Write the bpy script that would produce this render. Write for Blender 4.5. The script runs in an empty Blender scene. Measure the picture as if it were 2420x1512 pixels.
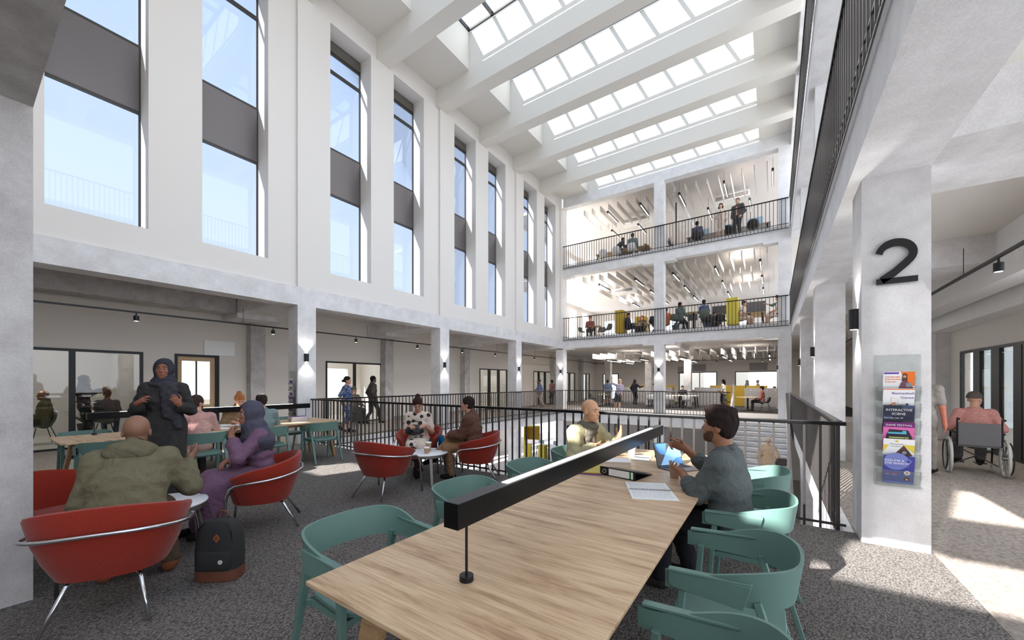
WORLD, SUN, EXPO = 2.2, 16.0, 0.58
import bpy, bmesh, math, random
import numpy as np
from mathutils import Vector, Matrix, Euler
random.seed(7)
SC = bpy.context.scene
COL = SC.collection
PI = math.pi
rad = math.radians

# ---------------------------------------------------------------- materials
def lin(c):
    """sRGB 0-255 (or hex) to linear rgba"""
    if isinstance(c, str):
        c = [int(c[i:i + 2], 16) for i in (0, 2, 4)]
    o = []
    for v in c:
        v = v / 255.0
        o.append(v / 12.92 if v <= .04045 else ((v + .055) / 1.055) ** 2.4)
    return (o[0], o[1], o[2], 1.0)

class NT:
    def __init__(s, name):
        s.m = bpy.data.materials.new(name); s.m.use_nodes = True
        s.t = s.m.node_tree; s.n = s.t.nodes; s.b = s.n['Principled BSDF']; s.out = s.n['Material Output']
    def add(s, typ, **kw):
        n = s.n.new(typ)
        for k, v in kw.items():
            if k.startswith('i_'):
                n.inputs[k[2:].replace('_', ' ')].default_value = v
            else:
                setattr(n, k, v)
        return n
    def link(s, a, b): s.t.links.new(a, b)
    def coord(s, scale=(1, 1, 1), rot=(0, 0, 0), which='Object'):
        tc = s.add('ShaderNodeTexCoord'); mp = s.add('ShaderNodeMapping')
        mp.inputs['Scale'].default_value = scale; mp.inputs['Rotation'].default_value = rot
        s.link(tc.outputs[which], mp.inputs['Vector']); return mp.outputs['Vector']
    def ramp(s, fac, stops):
        r = s.add('ShaderNodeValToRGB'); e = r.color_ramp.elements
        while len(e) < len(stops): e.new(.5)
        for el, (p, c) in zip(e, stops): el.position = p; el.color = c
        s.link(fac, r.inputs['Fac']); return r.outputs['Color']
    def noise(s, vec, scale, detail=4, rough=.55):
        n = s.add('ShaderNodeTexNoise'); n.inputs['Scale'].default_value = scale
        n.inputs['Detail'].default_value = detail; n.inputs['Roughness'].default_value = rough
        if vec is not None: s.link(vec, n.inputs['Vector'])
        return n.outputs['Fac']
    def mix(s, fac, a, b, mode='MIX'):
        n = s.add('ShaderNodeMix', data_type='RGBA', blend_type=mode)
        for k, v in (('Factor', fac), ('A', a), ('B', b)):
            i = [q for q in n.inputs if q.name == k and q.type in (('VALUE',) if k == 'Factor' else ('RGBA',))][0]
            if hasattr(v, 'is_linked') or hasattr(v, 'links'): s.link(v, i)
            else: i.default_value = v
        return [o for o in n.outputs if o.type == 'RGBA'][0]
    def bump(s, h, strength=.2, dist=.01):
        b = s.add('ShaderNodeBump'); b.inputs['Strength'].default_value = strength; b.inputs['Distance'].default_value = dist
        s.link(h, b.inputs['Height']); s.link(b.outputs['Normal'], s.b.inputs['Normal'])
    def color(s, c):
        if hasattr(c, 'links'): s.link(c, s.b.inputs['Base Color'])
        else: s.b.inputs['Base Color'].default_value = c

MATS = {}
def mat(name, c, rough=.6, metal=0, spec=.5, var=0, vscale=8, bump=0, bscale=60, emit=0, sheen=0):
    if name in MATS: return MATS[name]
    t = NT(name); c = lin(c)
    t.b.inputs['Roughness'].default_value = rough; t.b.inputs['Metallic'].default_value = metal
    t.b.inputs['Specular IOR Level'].default_value = spec
    if sheen: t.b.inputs['Sheen Weight'].default_value = sheen
    if var:
        v = t.coord(); f = t.noise(v, vscale, 5)
        d = tuple(q * (1 - var) for q in c[:3]) + (1,); u = tuple(min(1, q * (1 + var)) for q in c[:3]) + (1,)
        t.color(t.ramp(f, [(.3, d), (.7, u)]))
    else: t.color(c)
    if bump: t.bump(t.noise(t.coord(), bscale, 3), bump, .004)
    if emit:
        t.b.inputs['Emission Color'].default_value = c; t.b.inputs['Emission Strength'].default_value = emit
    MATS[name] = t.m; return t.m

def m_concrete(name, c1, c2, scale=5):
    t = NT(name); v = t.coord(which='Object')
    f = t.noise(v, scale, 8, .65); g = t.noise(v, 90, 3, .6)
    a = t.ramp(f, [(.36, lin(c1)), (.66, lin(c2))])
    b = t.ramp(g, [(.3, (.84, .84, .84, 1)), (.7, (1, 1, 1, 1))])
    t.color(t.mix(1.0, a, b, 'MULTIPLY')); t.b.inputs['Roughness'].default_value = .85
    t.b.inputs['Specular IOR Level'].default_value = .25
    t.bump(g, .12, .004); MATS[name] = t.m; return t.m

def m_carpet(name, cd, cm, cl, scale=1.0):
    t = NT(name)
    v = t.coord((70 * scale, 46 * scale, 1), (0, 0, rad(38)))
    vo = t.add('ShaderNodeTexVoronoi'); vo.inputs['Scale'].default_value = 1.0; t.link(v, vo.inputs['Vector'])
    v2 = t.coord((46 * scale, 75 * scale, 1), (0, 0, rad(38)))
    n2 = t.noise(v2, 1.3, 3, .6)
    h = t.add('ShaderNodeMath', operation='MULTIPLY_ADD'); t.link(vo.outputs['Distance'], h.inputs[0])
    h.inputs[1].default_value = -.55; t.link(n2, h.inputs[2])
    c = t.ramp(h.outputs[0], [(.0, lin(cd)), (.24, lin(cm)), (.55, lin(cl))])
    big = t.ramp(t.noise(t.coord(), .6, 2), [(.3, (.92, .92, .92, 1)), (.7, (1, 1, 1, 1))])
    t.color(t.mix(1.0, c, big, 'MULTIPLY')); t.b.inputs['Roughness'].default_value = .95
    t.b.inputs['Specular IOR Level'].default_value = .1
    t.bump(h.outputs[0], .7, .008); MATS[name] = t.m; return t.m

def m_wood(name, c1, c2, c3, scale=1.0, rot=0, rough=.42):
    """grain runs along local X"""
    t = NT(name)
    v = t.coord((1.1 * scale, 9 * scale, 9 * scale), (0, 0, rot))
    f = t.noise(v, 2.2, 7, .62)
    v2 = t.coord((2.2 * scale, 70 * scale, 70 * scale), (0, 0, rot))
    g = t.noise(v2, 2.0, 4, .6)
    a = t.ramp(f, [(.30, lin(c1)), (.46, lin(c2)), (.62, lin(c3)), (.74, lin(c2))])
    b = t.ramp(g, [(.32, (.74, .70, .66, 1)), (.6, (1, 1, 1, 1))])
    c = t.mix(1.0, a, b, 'MULTIPLY')
    v3 = t.coord((1.6 * scale, 5.5 * scale, 5.5 * scale), (0, 0, rot))
    k = t.ramp(t.noise(v3, 1.9, 3, .5), [(.63, (1, 1, 1, 1)), (.72, (.72, .62, .52, 1)), (.78, (.52, .42, .34, 1))])
    t.color(t.mix(.8, c, k, 'MULTIPLY')); t.b.inputs['Roughness'].default_value = rough
    t.b.inputs['Specular IOR Level'].default_value = .35
    t.bump(g, .05, .002); MATS[name] = t.m; return t.m

def m_glass(name, tint, gloss=.08, rough=.02):
    t = NT(name); t.n.remove(t.b)
    tr = t.add('ShaderNodeBsdfTransparent'); tr.inputs['Color'].default_value = tint
    gl = t.add('ShaderNodeBsdfGlossy'); gl.inputs['Roughness'].default_value = rough
    fr = t.add('ShaderNodeFresnel'); fr.inputs['IOR'].default_value = 1.35
    mx = t.add('ShaderNodeMixShader')
    ml = t.add('ShaderNodeMath', operation='MULTIPLY_ADD'); t.link(fr.outputs[0], ml.inputs[0])
    ml.inputs[1].default_value = .45; ml.inputs[2].default_value = gloss * .4
    t.link(ml.outputs[0], mx.inputs[0]); t.link(tr.outputs[0], mx.inputs[1]); t.link(gl.outputs[0], mx.inputs[2])
    t.link(mx.outputs[0], t.out.inputs['Surface']); MATS[name] = t.m; return t.m

def m_dots(name, base, dot, scale=9, thr=.30):
    t = NT(name); v = t.coord()
    vo = t.add('ShaderNodeTexVoronoi'); vo.inputs['Scale'].default_value = scale; vo.inputs['Randomness'].default_value = .6
    t.link(v, vo.inputs['Vector'])
    t.color(t.ramp(vo.outputs['Distance'], [(thr, lin(dot)), (thr + .03, lin(base))])); t.b.inputs['Roughness'].default_value = .8
    MATS[name] = t.m; return t.m

def m_floral(name, cols, scale=38):
    t = NT(name); v = t.coord()
    vo = t.add('ShaderNodeTexVoronoi'); vo.inputs['Scale'].default_value = scale; t.link(v, vo.inputs['Vector'])
    sp = t.add('ShaderNodeSeparateColor'); t.link(vo.outputs['Color'], sp.inputs[0])
    st = [((i + .01) / len(cols), lin(c)) for i, c in enumerate(cols)]
    r = t.ramp(sp.outputs[0], st); t.color(r); t.b.inputs['Roughness'].default_value = .85
    for n in t.n:
        if n.type == 'VALTORGB': n.color_ramp.interpolation = 'CONSTANT'
    MATS[name] = t.m; return t.m

WHITE = mat('white_paint', (229, 224, 218), .7, spec=.2)
WALLP = mat('warm_wall_paint', (226, 219, 210), .8, spec=.2)
TRIMW = mat('white_trim', (244, 243, 241), .6)
CEILW = mat('ceiling_white', (231, 227, 219), .8, spec=.2)
CEILG = mat('soffit_paint', (222, 217, 214), .85, spec=.2)
CONC = m_concrete('pale_concrete', (220, 217, 216), (240, 238, 238), 3)
CONCSUN = m_concrete('sunlit_concrete', (234, 232, 232), (248, 247, 247), 3)  # same concrete made paler: sunlight painted into the far and right faces
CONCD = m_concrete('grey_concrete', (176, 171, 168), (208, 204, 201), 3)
BLACK = mat('black_metal', (22, 22, 23), .42, .2)
RAILM = mat('railing_metal', (84, 80, 78), .38, .6)
HANDR = mat('handrail_metal', (34, 34, 35), .3, .6)
FRAMEM = mat('window_frame_metal', (70, 67, 64), .5, .3)
SPANDM = mat('spandrel_panel', (118, 113, 112), .38, .55)
BLINDM = mat('blind_box', (92, 86, 79), .6)
CHROME = mat('chrome', (205, 207, 212), .16, 1)
STEEL = mat('brushed_steel', (150, 146, 142), .34, .9)
GREYP = mat('grey_laminate', (158, 152, 150), .6)
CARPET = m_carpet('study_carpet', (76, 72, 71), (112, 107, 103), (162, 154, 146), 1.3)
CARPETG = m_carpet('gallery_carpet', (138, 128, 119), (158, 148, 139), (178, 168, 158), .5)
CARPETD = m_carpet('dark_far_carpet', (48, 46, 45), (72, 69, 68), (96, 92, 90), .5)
PALEF = mat('pale_floor', (216, 210, 200), .5, var=.06, vscale=3)
OAK = m_wood('oak_table_top', (164, 132, 102), (204, 172, 138), (222, 194, 160), 1.0)
OAKL = m_wood('oak_leg', (150, 116, 82), (176, 140, 102), (190, 156, 118), 2.0, rad(90))
PLY = mat('plywood_edge', (196, 168, 130), .6, var=.12, vscale=30)
TEAL = mat('teal_wood', (100, 132, 124), .55, var=.04, vscale=4)
RED = mat('red_felt', (144, 46, 32), .95, var=.14, vscale=120, bump=.25, bscale=300, spec=.15, sheen=.2)
YEL = mat('yellow_felt', (190, 160, 52), .9, var=.06, vscale=60)
YELB = mat('bright_yellow', (214, 196, 60), .7)
CHG = mat('sage_shell', (84, 92, 82), .6)
WSHELL = mat('white_shell', (232, 230, 228), .5)
GLASSW = m_glass('window_glass', (.56, .59, .64, 1))
GLASSS = m_glass('skylight_glass', (.93, .95, .97, 1))
GLASSI = m_glass('partition_glass', (.86, .87, .86, 1), .10)
GLASST = m_glass('tinted_glass', (.20, .20, .205, 1), .05)
GLASSB = m_glass('grey_glass', (.80, .80, .80, 1), .05)
ACRYL = m_glass('acrylic', (.962, .975, .970, 1), .02, .3)
TUBE = mat('light_diffuser', (255, 252, 246), .5, emit=5)
PAPER = mat('white_paper', (240, 240, 240), .8)
DARKP = mat('dark_plastic', (30, 30, 32), .5)

# ---------------------------------------------------------------- mesh builder
def rotz(a): return Matrix.Rotation(a, 3, 'Z')
class MB:
    def __init__(s): s.v = []; s.f = []; s.mi = []; s.cur = 0
    def add(s, vs, fs):
        o = len(s.v); s.v += [tuple(q) for q in vs]
        for f in fs: s.f.append([i + o for i in f]); s.mi.append(s.cur)
    def box(s, x0, x1, y0, y1, z0, z1):
        v = [(x, y, z) for z in (z0, z1) for y in (y0, y1) for x in (x0, x1)]
        s.add(v, [(0, 2, 3, 1), (4, 5, 7, 6), (0, 1, 5, 4), (2, 6, 7, 3), (0, 4, 6, 2), (1, 3, 7, 5)]); return s
    def obox(s, c, size, R=None):
        R = R or Matrix.Identity(3); c = Vector(c); h = [q / 2 for q in size]
        v = [c + R @ Vector((x * h[0], y * h[1], z * h[2])) for z in (-1, 1) for y in (-1, 1) for x in (-1, 1)]
        s.add(v, [(0, 2, 3, 1), (4, 5, 7, 6), (0, 1, 5, 4), (2, 6, 7, 3), (0, 4, 6, 2), (1, 3, 7, 5)]); return s
    def beam(s, p0, p1, w, d, w1=None, d1=None, up=(0, 0, 1)):
        """rectangular tapered bar: w is across (perp. to up), d along up-ish"""
        p0 = Vector(p0); p1 = Vector(p1); a = (p1 - p0).normalized(); up = Vector(up)
        x = a.cross(up)
        if x.length < 1e-4: x = a.cross(Vector((0, 1, 0)))
        x.normalize(); y = x.cross(a)
        w1 = w if w1 is None else w1; d1 = d if d1 is None else d1
        v = []
        for p, ww, dd in ((p0, w, d), (p1, w1, d1)):
            for sx, sy in ((-1, -1), (1, -1), (1, 1), (-1, 1)): v.append(p + x * sx * ww / 2 + y * sy * dd / 2)
        s.add(v, [(0, 3, 2, 1), (4, 5, 6, 7), (0, 1, 5, 4), (1, 2, 6, 5), (2, 3, 7, 6), (3, 0, 4, 7)]); return s
    def cyl(s, p0, p1, r0, r1=None, n=16, caps=True):
        r1 = r0 if r1 is None else r1; p0 = Vector(p0); p1 = Vector(p1); a = (p1 - p0).normalized()
        x = a.orthogonal().normalized(); y = a.cross(x); v = []
        for p, r in ((p0, r0), (p1, r1)):
            for i in range(n):
                t = 2 * PI * i / n; v.append(p + (x * math.cos(t) + y * math.sin(t)) * r)
        f = [(i, (i + 1) % n, n + (i + 1) % n, n + i) for i in range(n)]
        if caps: f += [tuple(range(n))[::-1], tuple(range(n, 2 * n))]
        s.add(v, f); return s
    def tube(s, pts, r, n=10, closed=False):
        pts = [Vector(p) for p in pts]; N = len(pts); v = []; prev = None
        rr = r if hasattr(r, '__len__') else [r] * N
        for i, p in enumerate(pts):
            if closed: t = pts[(i + 1) % N] - pts[i - 1]
            else: t = pts[min(i + 1, N - 1)] - pts[max(i - 1, 0)]
            t.normalize()
            if prev is None: x = t.orthogonal().normalized()
            else:
                x = prev - t * prev.dot(t)
                x.normalize()
            prev = x; y = t.cross(x)
            for k in range(n):
                a = 2 * PI * k / n; v.append(p + (x * math.cos(a) + y * math.sin(a)) * rr[i])
        f = []
        for i in range(N if closed else N - 1):
            j = (i + 1) % N
            for k in range(n): f.append((i * n + k, i * n + (k + 1) % n, j * n + (k + 1) % n, j * n + k))
        if not closed: f += [tuple(range(n))[::-1], tuple(range((N - 1) * n, N * n))]
        s.add(v, f); return s
    def ell(s, c, r, R=None, nu=16, nv=10):
        R = R or Matrix.Identity(3); c = Vector(c); v = []
        if not hasattr(r, '__len__'): r = (r, r, r)
        for j in range(1, nv):
            ph = PI * j / nv
            for i in range(nu):
                t = 2 * PI * i / nu
                v.append(c + R @ Vector((r[0] * math.sin(ph) * math.cos(t), r[1] * math.sin(ph) * math.sin(t), r[2] * math.cos(ph))))
        n = len(v); v += [c + R @ Vector((0, 0, r[2])), c + R @ Vector((0, 0, -r[2]))]; f = []
        for j in range(nv - 2):
            for i in range(nu): f.append((j * nu + i, (j + 1) * nu + i, (j + 1) * nu + (i + 1) % nu, j * nu + (i + 1) % nu))
        for i in range(nu):
            f.append((n, i, (i + 1) % nu)); f.append((n + 1, (nv - 2) * nu + (i + 1) % nu, (nv - 2) * nu + i))
        s.add(v, f); return s
    def lathe(s, prof, c=(0, 0, 0), n=24):
        v = []; f = []; c = Vector(c); m = len(prof)
        for i in range(n):
            t = 2 * PI * i / n
            for r, z in prof: v.append(c + Vector((r * math.cos(t), r * math.sin(t), z)))
        for i in range(n):
            j = (i + 1) % n
            for k in range(m - 1): f.append((i * m + k, j * m + k, j * m + k + 1, i * m + k + 1))
        if prof[0][0] > 1e-5: f.append(tuple(i * m for i in range(n))[::-1])
        if prof[-1][0] > 1e-5: f.append(tuple(i * m + m - 1 for i in range(n)))
        s.add(v, f); return s
    def prism(s, poly, depth, R=None, o=(0, 0, 0)):
        """poly in local xy, extruded along local z by depth"""
        R = R or Matrix.Identity(3); o = Vector(o); n = len(poly)
        v = [o + R @ Vector((x, y, 0)) for x, y in poly] + [o + R @ Vector((x, y, depth)) for x, y in poly]
        s.add(v, [tuple(range(n))[::-1], tuple(range(n, 2 * n))] + [(i, (i + 1) % n, n + (i + 1) % n, n + i) for i in range(n)]); return s
    def loft(s, rings, closed=True, caps=True):
        n = len(rings[0]); v = [p for r in rings for p in r]; f = []
        for i in range(len(rings) - 1):
            for k in range(n if closed else n - 1):
                k2 = (k + 1) % n; f.append((i * n + k, i * n + k2, (i + 1) * n + k2, (i + 1) * n + k))
        if caps and closed: f += [tuple(range(n))[::-1], tuple(range((len(rings) - 1) * n, len(rings) * n))]
        s.add(v, f); return s
    def wall(s, axis, c, t, a0, a1, z0, z1, holes):
        """slab perpendicular to axis ('x'/'y') from c to c+t; holes = [(a,b,z,z)] -> boxes"""
        As = sorted({a0, a1} | {q for h in holes for q in h[:2] if a0 < q < a1})
        Zs = sorted({z0, z1} | {q for h in holes for q in h[2:] if z0 < q < z1})
        for i in range(len(As) - 1):
            run = None
            for j in range(len(Zs) - 1):
                am = (As[i] + As[i + 1]) / 2; zm = (Zs[j] + Zs[j + 1]) / 2
                solid = not any(h[0] < am < h[1] and h[2] < zm < h[3] for h in holes)
                if solid: run = (run[0], Zs[j + 1]) if run else (Zs[j], Zs[j + 1])
                if (not solid or j == len(Zs) - 2) and run:
                    lo, hi = sorted((c, c + t))
                    if axis == 'x': s.box(lo, hi, As[i], As[i + 1], *run)
                    else: s.box(As[i], As[i + 1], lo, hi, *run)
                    run = None
        return s
    def build(s, name, m, parent=None, smooth=False, bevel=0, seg=2, kind=None, loc=None, rz=0):
        me = bpy.data.meshes.new(name); me.from_pydata(s.v, [], s.f)
        ms = m if isinstance(m, (list, tuple)) else [m]
        for q in ms: me.materials.append(q)
        if len(ms) > 1: me.polygons.foreach_set('material_index', s.mi)
        bm = bmesh.new(); bm.from_mesh(me); bmesh.ops.recalc_face_normals(bm, faces=bm.faces); bm.to_mesh(me); bm.free()
        if smooth: me.polygons.foreach_set('use_smooth', [True] * len(me.polygons)); 
        me.update(); o = bpy.data.objects.new(name, me); COL.objects.link(o)
        if smooth == 'auto':
            md = o.modifiers.new('edge', 'EDGE_SPLIT'); md.split_angle = rad(40)
        if bevel:
            b = o.modifiers.new('bevel', 'BEVEL'); b.width = bevel; b.segments = seg; b.limit_method = 'ANGLE'; b.angle_limit = rad(35)
        if parent: o.parent = parent
        if loc: o.location = loc
        if rz: o.rotation_euler = (0, 0, rz)
        if kind: o['kind'] = kind
        return o

def thing(name, label, cat, loc=(0, 0, 0), rz=0, group=None, kind=None):
    o = bpy.data.objects.new(name, None); COL.objects.link(o); o.empty_display_size = .1
    o.location = loc; o.rotation_euler = (0, 0, rz); o['label'] = label; o['category'] = cat
    if group: o['group'] = group
    if kind: o['kind'] = kind
    return o
def tag(o, label, cat, group=None, loc=None, rz=0):
    o['label'] = label; o['category'] = cat
    if group: o['group'] = group
    if loc: o.location = loc
    if rz: o.rotation_euler = (0, 0, rz)
    return o
def struct(name, mb, m, label=None, cat=None, **kw):
    o = mb.build(name, m, kind='structure', **kw)
    if label: o['label'] = label
    if cat: o['category'] = cat
    return o
def dup(root, loc, rz, label=None, group=None, scale=None):
    r = root.copy(); COL.objects.link(r); r.location = loc; r.rotation_euler = (0, 0, rz)
    if label: r['label'] = label
    if group: r['group'] = group
    if scale: r.scale = scale
    for ch in root.children:
        c = ch.copy(); COL.objects.link(c); c.parent = r
        for g in ch.children:
            d = g.copy(); COL.objects.link(d); d.parent = c
    return r
def text(name, body, size, m, parent, loc, rot, ext=.0006, align='LEFT', sx=1, bold=0):
    cu = bpy.data.curves.new(name, 'FONT'); cu.body = body; cu.size = size; cu.extrude = ext; cu.align_x = align; cu.offset = bold
    t = bpy.data.objects.new(name, cu); COL.objects.link(t)
    dg = bpy.context.evaluated_depsgraph_get(); me = bpy.data.meshes.new_from_object(t.evaluated_get(dg))
    bpy.data.objects.remove(t); bpy.data.curves.remove(cu); me.materials.clear(); me.materials.append(m)
    o = bpy.data.objects.new(name, me); COL.objects.link(o)
    o.location = loc; o.rotation_euler = rot; o.scale = (sx, 1, 1)
    if parent: o.parent = parent
    return o
# ================================================================ THE SHELL
YE = 5.2          # edge of the study floor over the void
YF = 19.4         # face of the far floors
XL, XR = -9.74, .62
# ---- floors
def slab(name, x0, x1, y0, y1, z, m, t=.05):
    return struct(name, MB().box(x0, x1, y0, y1, z - t, z), m)
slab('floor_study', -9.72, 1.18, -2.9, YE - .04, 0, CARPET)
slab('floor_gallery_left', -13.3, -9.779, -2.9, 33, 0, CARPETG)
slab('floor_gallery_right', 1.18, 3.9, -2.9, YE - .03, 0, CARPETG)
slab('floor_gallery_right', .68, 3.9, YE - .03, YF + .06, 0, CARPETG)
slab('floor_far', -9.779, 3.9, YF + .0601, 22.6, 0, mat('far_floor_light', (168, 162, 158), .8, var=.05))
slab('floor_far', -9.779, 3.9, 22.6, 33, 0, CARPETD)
slab('floor_rooms_left', -17.5, -13.3, -2.9, 33, 0, PALEF)
slab('floor_lower', -18, 9, -3, 34, -4.0, mat('lower_floor', (188, 182, 178), .5, var=.05))
slab('floor_upper', -13.3, 3.9, YF + .06, 33, 4.0, PALEF)
slab('floor_top', -13.3, 3.9, YF + .06, 33, 8.0, PALEF)
slab('floor_upper_right', .68, 5.5, 3.4, YF, 4.0, PALEF)
slab('floor_top_right', .68, 5.5, 3.4, YF, 8.0, PALEF)
# ---- edge beams (concrete bands round the void)
struct('trim_slab_edge_study', MB().box(-9.74, .62, YE - .36, YE - .035, -.62, -.052), CONC)
struct('trim_slab_study', MB().box(-13.3, 1.2, -2.9, YE - .36, -.40, -.055), CEILG)
struct('trim_slab_edge_left', MB().box(-10.2, -9.78, YE - .034, YF - .01, -.55, -.051).box(-9.779, XL, YE - .034, YF - .01, -.55, .0), CONC)
struct('trim_slab_left', MB().box(-17.5, -10.2, -2.9, 33, -.40, -.055), CEILG)
struct('trim_slab_edge_far', MB().box(-9.74, .62, YF, YF + .06, -.6, .0).box(-9.74, .62, YF + .0601, YF + .4, -.6, -.051), CONCSUN)
struct('trim_slab_far', MB().box(-13.3, 3.9, YF + .4, 33, -.40, -.055), CEILG)
struct('trim_slab_edge_right', MB().box(XR - .02, .68, YE - .03, YF - .001, -.6, .0).box(.6801, 1.16, YE - .03, YF - .001, -.6, -.051), CONC)
struct('trim_slab_right', MB().box(1.16, 3.9, -2.9, YF, -.40, -.055), CEILG)
for z, nm in ((4.0, 'upper'), (8.0, 'top')):
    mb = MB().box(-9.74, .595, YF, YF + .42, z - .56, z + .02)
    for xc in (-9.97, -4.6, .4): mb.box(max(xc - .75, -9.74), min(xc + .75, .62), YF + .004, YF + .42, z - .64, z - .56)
    struct('beam_far_' + nm, mb, CONCSUN)
    struct('ceiling_far_' + nm, MB().box(-13.3, 3.9, YF + .42, 33, z - .30, z - .055), CEILG)
    struct('beam_right_' + nm, MB().box(XR - .02, 1.16, -1.2, YF - .001, z - .55, z + .02), CONCSUN)
    struct('ceiling_right_' + nm, MB().box(1.16, 5.5, -1.2 if z < 5 else 3.4, YF, z - .10, z - .055), CEILW)
    for i, y in enumerate((5.06, 9.95, 14.85)):
        struct('beam_cross_right', MB().box(1.16, 5.5, y - .6, y + .6, z - .55, z - .10), CONC)
struct('beam_far_roof', MB().box(-9.74, .62, YF, YF + .42, 11.28, 11.8), CONCSUN)
struct('trim_far_upstand', MB().box(-9.81, XR - .02, YF, YF + .42, 11.8, 13.2), CEILW)
struct('ceiling_far_roof', MB().box(-13.3, 3.9, YF + .42, 33, 11.72, 11.9), CEILG)
for z in (3.45, 7.44, 11.45):
    for x in (-7.2, -4.6, -1.9) if z > 4 else (-4.6,):
        pass
    struct('beam_far_joist', MB().box(-5.0, -4.2, YF + .42, 33, z - .0, z + .26), CONC)
struct('beam_right_roof', MB().box(XR - .02, 1.16, -1.2, YF + .4, 11.25, 11.9), CONC)
# ---- columns
cols = []
for y in (.21, 5.1, 10.02, 14.88): cols += [(-10.2, XL, y - .23, y + .23, .001, 3.45), (-10.2, XL - .004, y - .23, y + .23, -4, -.55)]
for y in (5.32, 10.16, 15.0, 19.84, 24.6, 29.4): cols.append((-13.3, -12.98, y - .2, y + .2, 0, 3.45))
for x0, x1 in ((-10.2, XL), (-4.82, -4.37), (.17, .62)):
    for z0, z1 in ((-4, -.6), (.01, 3.36), (4.02, 7.36), (8.02, 11.28)): cols.append((x0, x1, YF + .003, YF + .45, z0, z1))
for x in (-10.2, -7.3, -4.82, .17): cols.append((x, x + .42, 27.0, 27.42, 0, 3.7))
for y in (5.14, 10.03, 14.9): cols += [(.695, 1.157, y - .24, y + .26, .001, 3.45), (.695, 1.157, y - .24, y + .26, -4, -.6)]
for y in (5.14, 10.03, 14.9):
    cols.append((.695, 1.157, y - .24, y + .26, 4.021, 7.45)); cols.append((.695, 1.157, y - .24, y + .26, 8.021, 11.25))
cols.append((-4.75, -4.29, -.12, .335, 0, 3.45)); cols.append((3.62, 3.9, 15.0, 15.45, 0, 3.45))
for c in cols: struct('column', MB().box(*c), CONCSUN if c[2] == YF + .003 or c[4] > 3 else CONCD if c[0] < -12 or (c[2] > 20) or c[0] == -4.75 else CONC)
# near beam over the study floor, between the near columns
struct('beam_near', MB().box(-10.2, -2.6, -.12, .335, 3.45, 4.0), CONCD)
# ---- left atrium wall with tall windows
WY = [(.88, 2.14), (2.97, 4.23), (5.76, 7.02), (7.84, 9.09), (10.6, 11.84), (12.65, 13.89), (15.4, 16.63), (17.4, 18.63)]
holes = [(a, b, 4.44, 11.17) for a, b in WY]
struct('wall_left', MB().wall('x', -9.81, -.55, -2.9, YF, 3.9, 13.05, holes), WHITE)
for i, y in enumerate((.21, 5.1, 10.02, 14.88)):
    struct('trim_%d' % (i + 1), MB().box(-9.81, XL, y - .225, y + .225, 3.9, 11.22), WHITE)
struct('trim_5', MB().box(-9.81, XL, 19.12, YF, 3.9, 11.22), WHITE)
struct('beam_left', MB().box(-10.2, XL, -2.9, YF, 3.45, 3.9), CONC)
for i, (a, b) in enumerate(WY):
    gx = -10.34
    fr = MB()
    for y in (a, b - .03): fr.box(gx - .03, gx + .012, y, y + .03, 4.44, 11.17)
    for z, h in ((4.44, .05), (6.80, .06), (8.11, .05), (10.28, .09), (10.80, .06), (11.12, .05)): fr.box(gx - .03, gx + .014, a + .03, b - .03, z, z + h)
    w = struct('window_%d' % (i + 1), fr, FRAMEM)
    MB().box(gx - .02, gx + .012, a + .03, b - .03, 6.86, 8.11).build('spandrel_panel', SPANDM, w)
    bb = MB().box(gx - .02, gx + .05, a + .03, b - .03, 10.86, 11.12)
    bb.build('blind_box', BLINDM, w)
    for z0, z1 in ((4.49, 6.80), (8.16, 10.28), (10.37, 10.80)): MB().box(gx - .022, gx - .010, a + .03, b - .03, z0, z1).build('pane', GLASSW, w)
# ---- ceiling, beams and skylights
BY = [2.36, 4.78, 7.21, 9.64, 12.05, 14.47, 16.89]
for y in BY: struct('beam_ceiling', MB().box(-9.81, XR - .02, y, y + .46, 11.2, 13.03), CEILW)
for i, y in enumerate(BY):
    y0 = y + .46; y1 = BY[i + 1] if i + 1 < len(BY) else YF
    struct('ceiling_panel', MB().box(-9.81, -8.27, y0, y1, 11.8, 13.03), CEILW)
    struct('ceiling_panel', MB().box(-.5, XR - .02, y0, y1, 11.8, 13.03), CEILW)
    fr = MB(); n = 8; p = (8.27 - .5) / n
    for k in range(n + 1): fr.box(-8.27 + k * p - .035, -8.27 + k * p + .035, y0, y1, 13.04, 13.16)
    for y2 in (y0, y1 - .06): fr.box(-8.27, -.5, y2, y2 + .06, 13.04, 13.16)
    sk = struct('skylight', fr, FRAMEM)
    for k in range(n): MB().box(-8.27 + k * p + .035, -8.27 + (k + 1) * p - .035, y0 + .06, y1 - .06, 13.09, 13.10).build('pane', GLASSS, sk)
struct('ceiling_near', MB().box(-9.81, XR - .02, -3, 2.36, 11.8, 13.03), CEILW)
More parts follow.
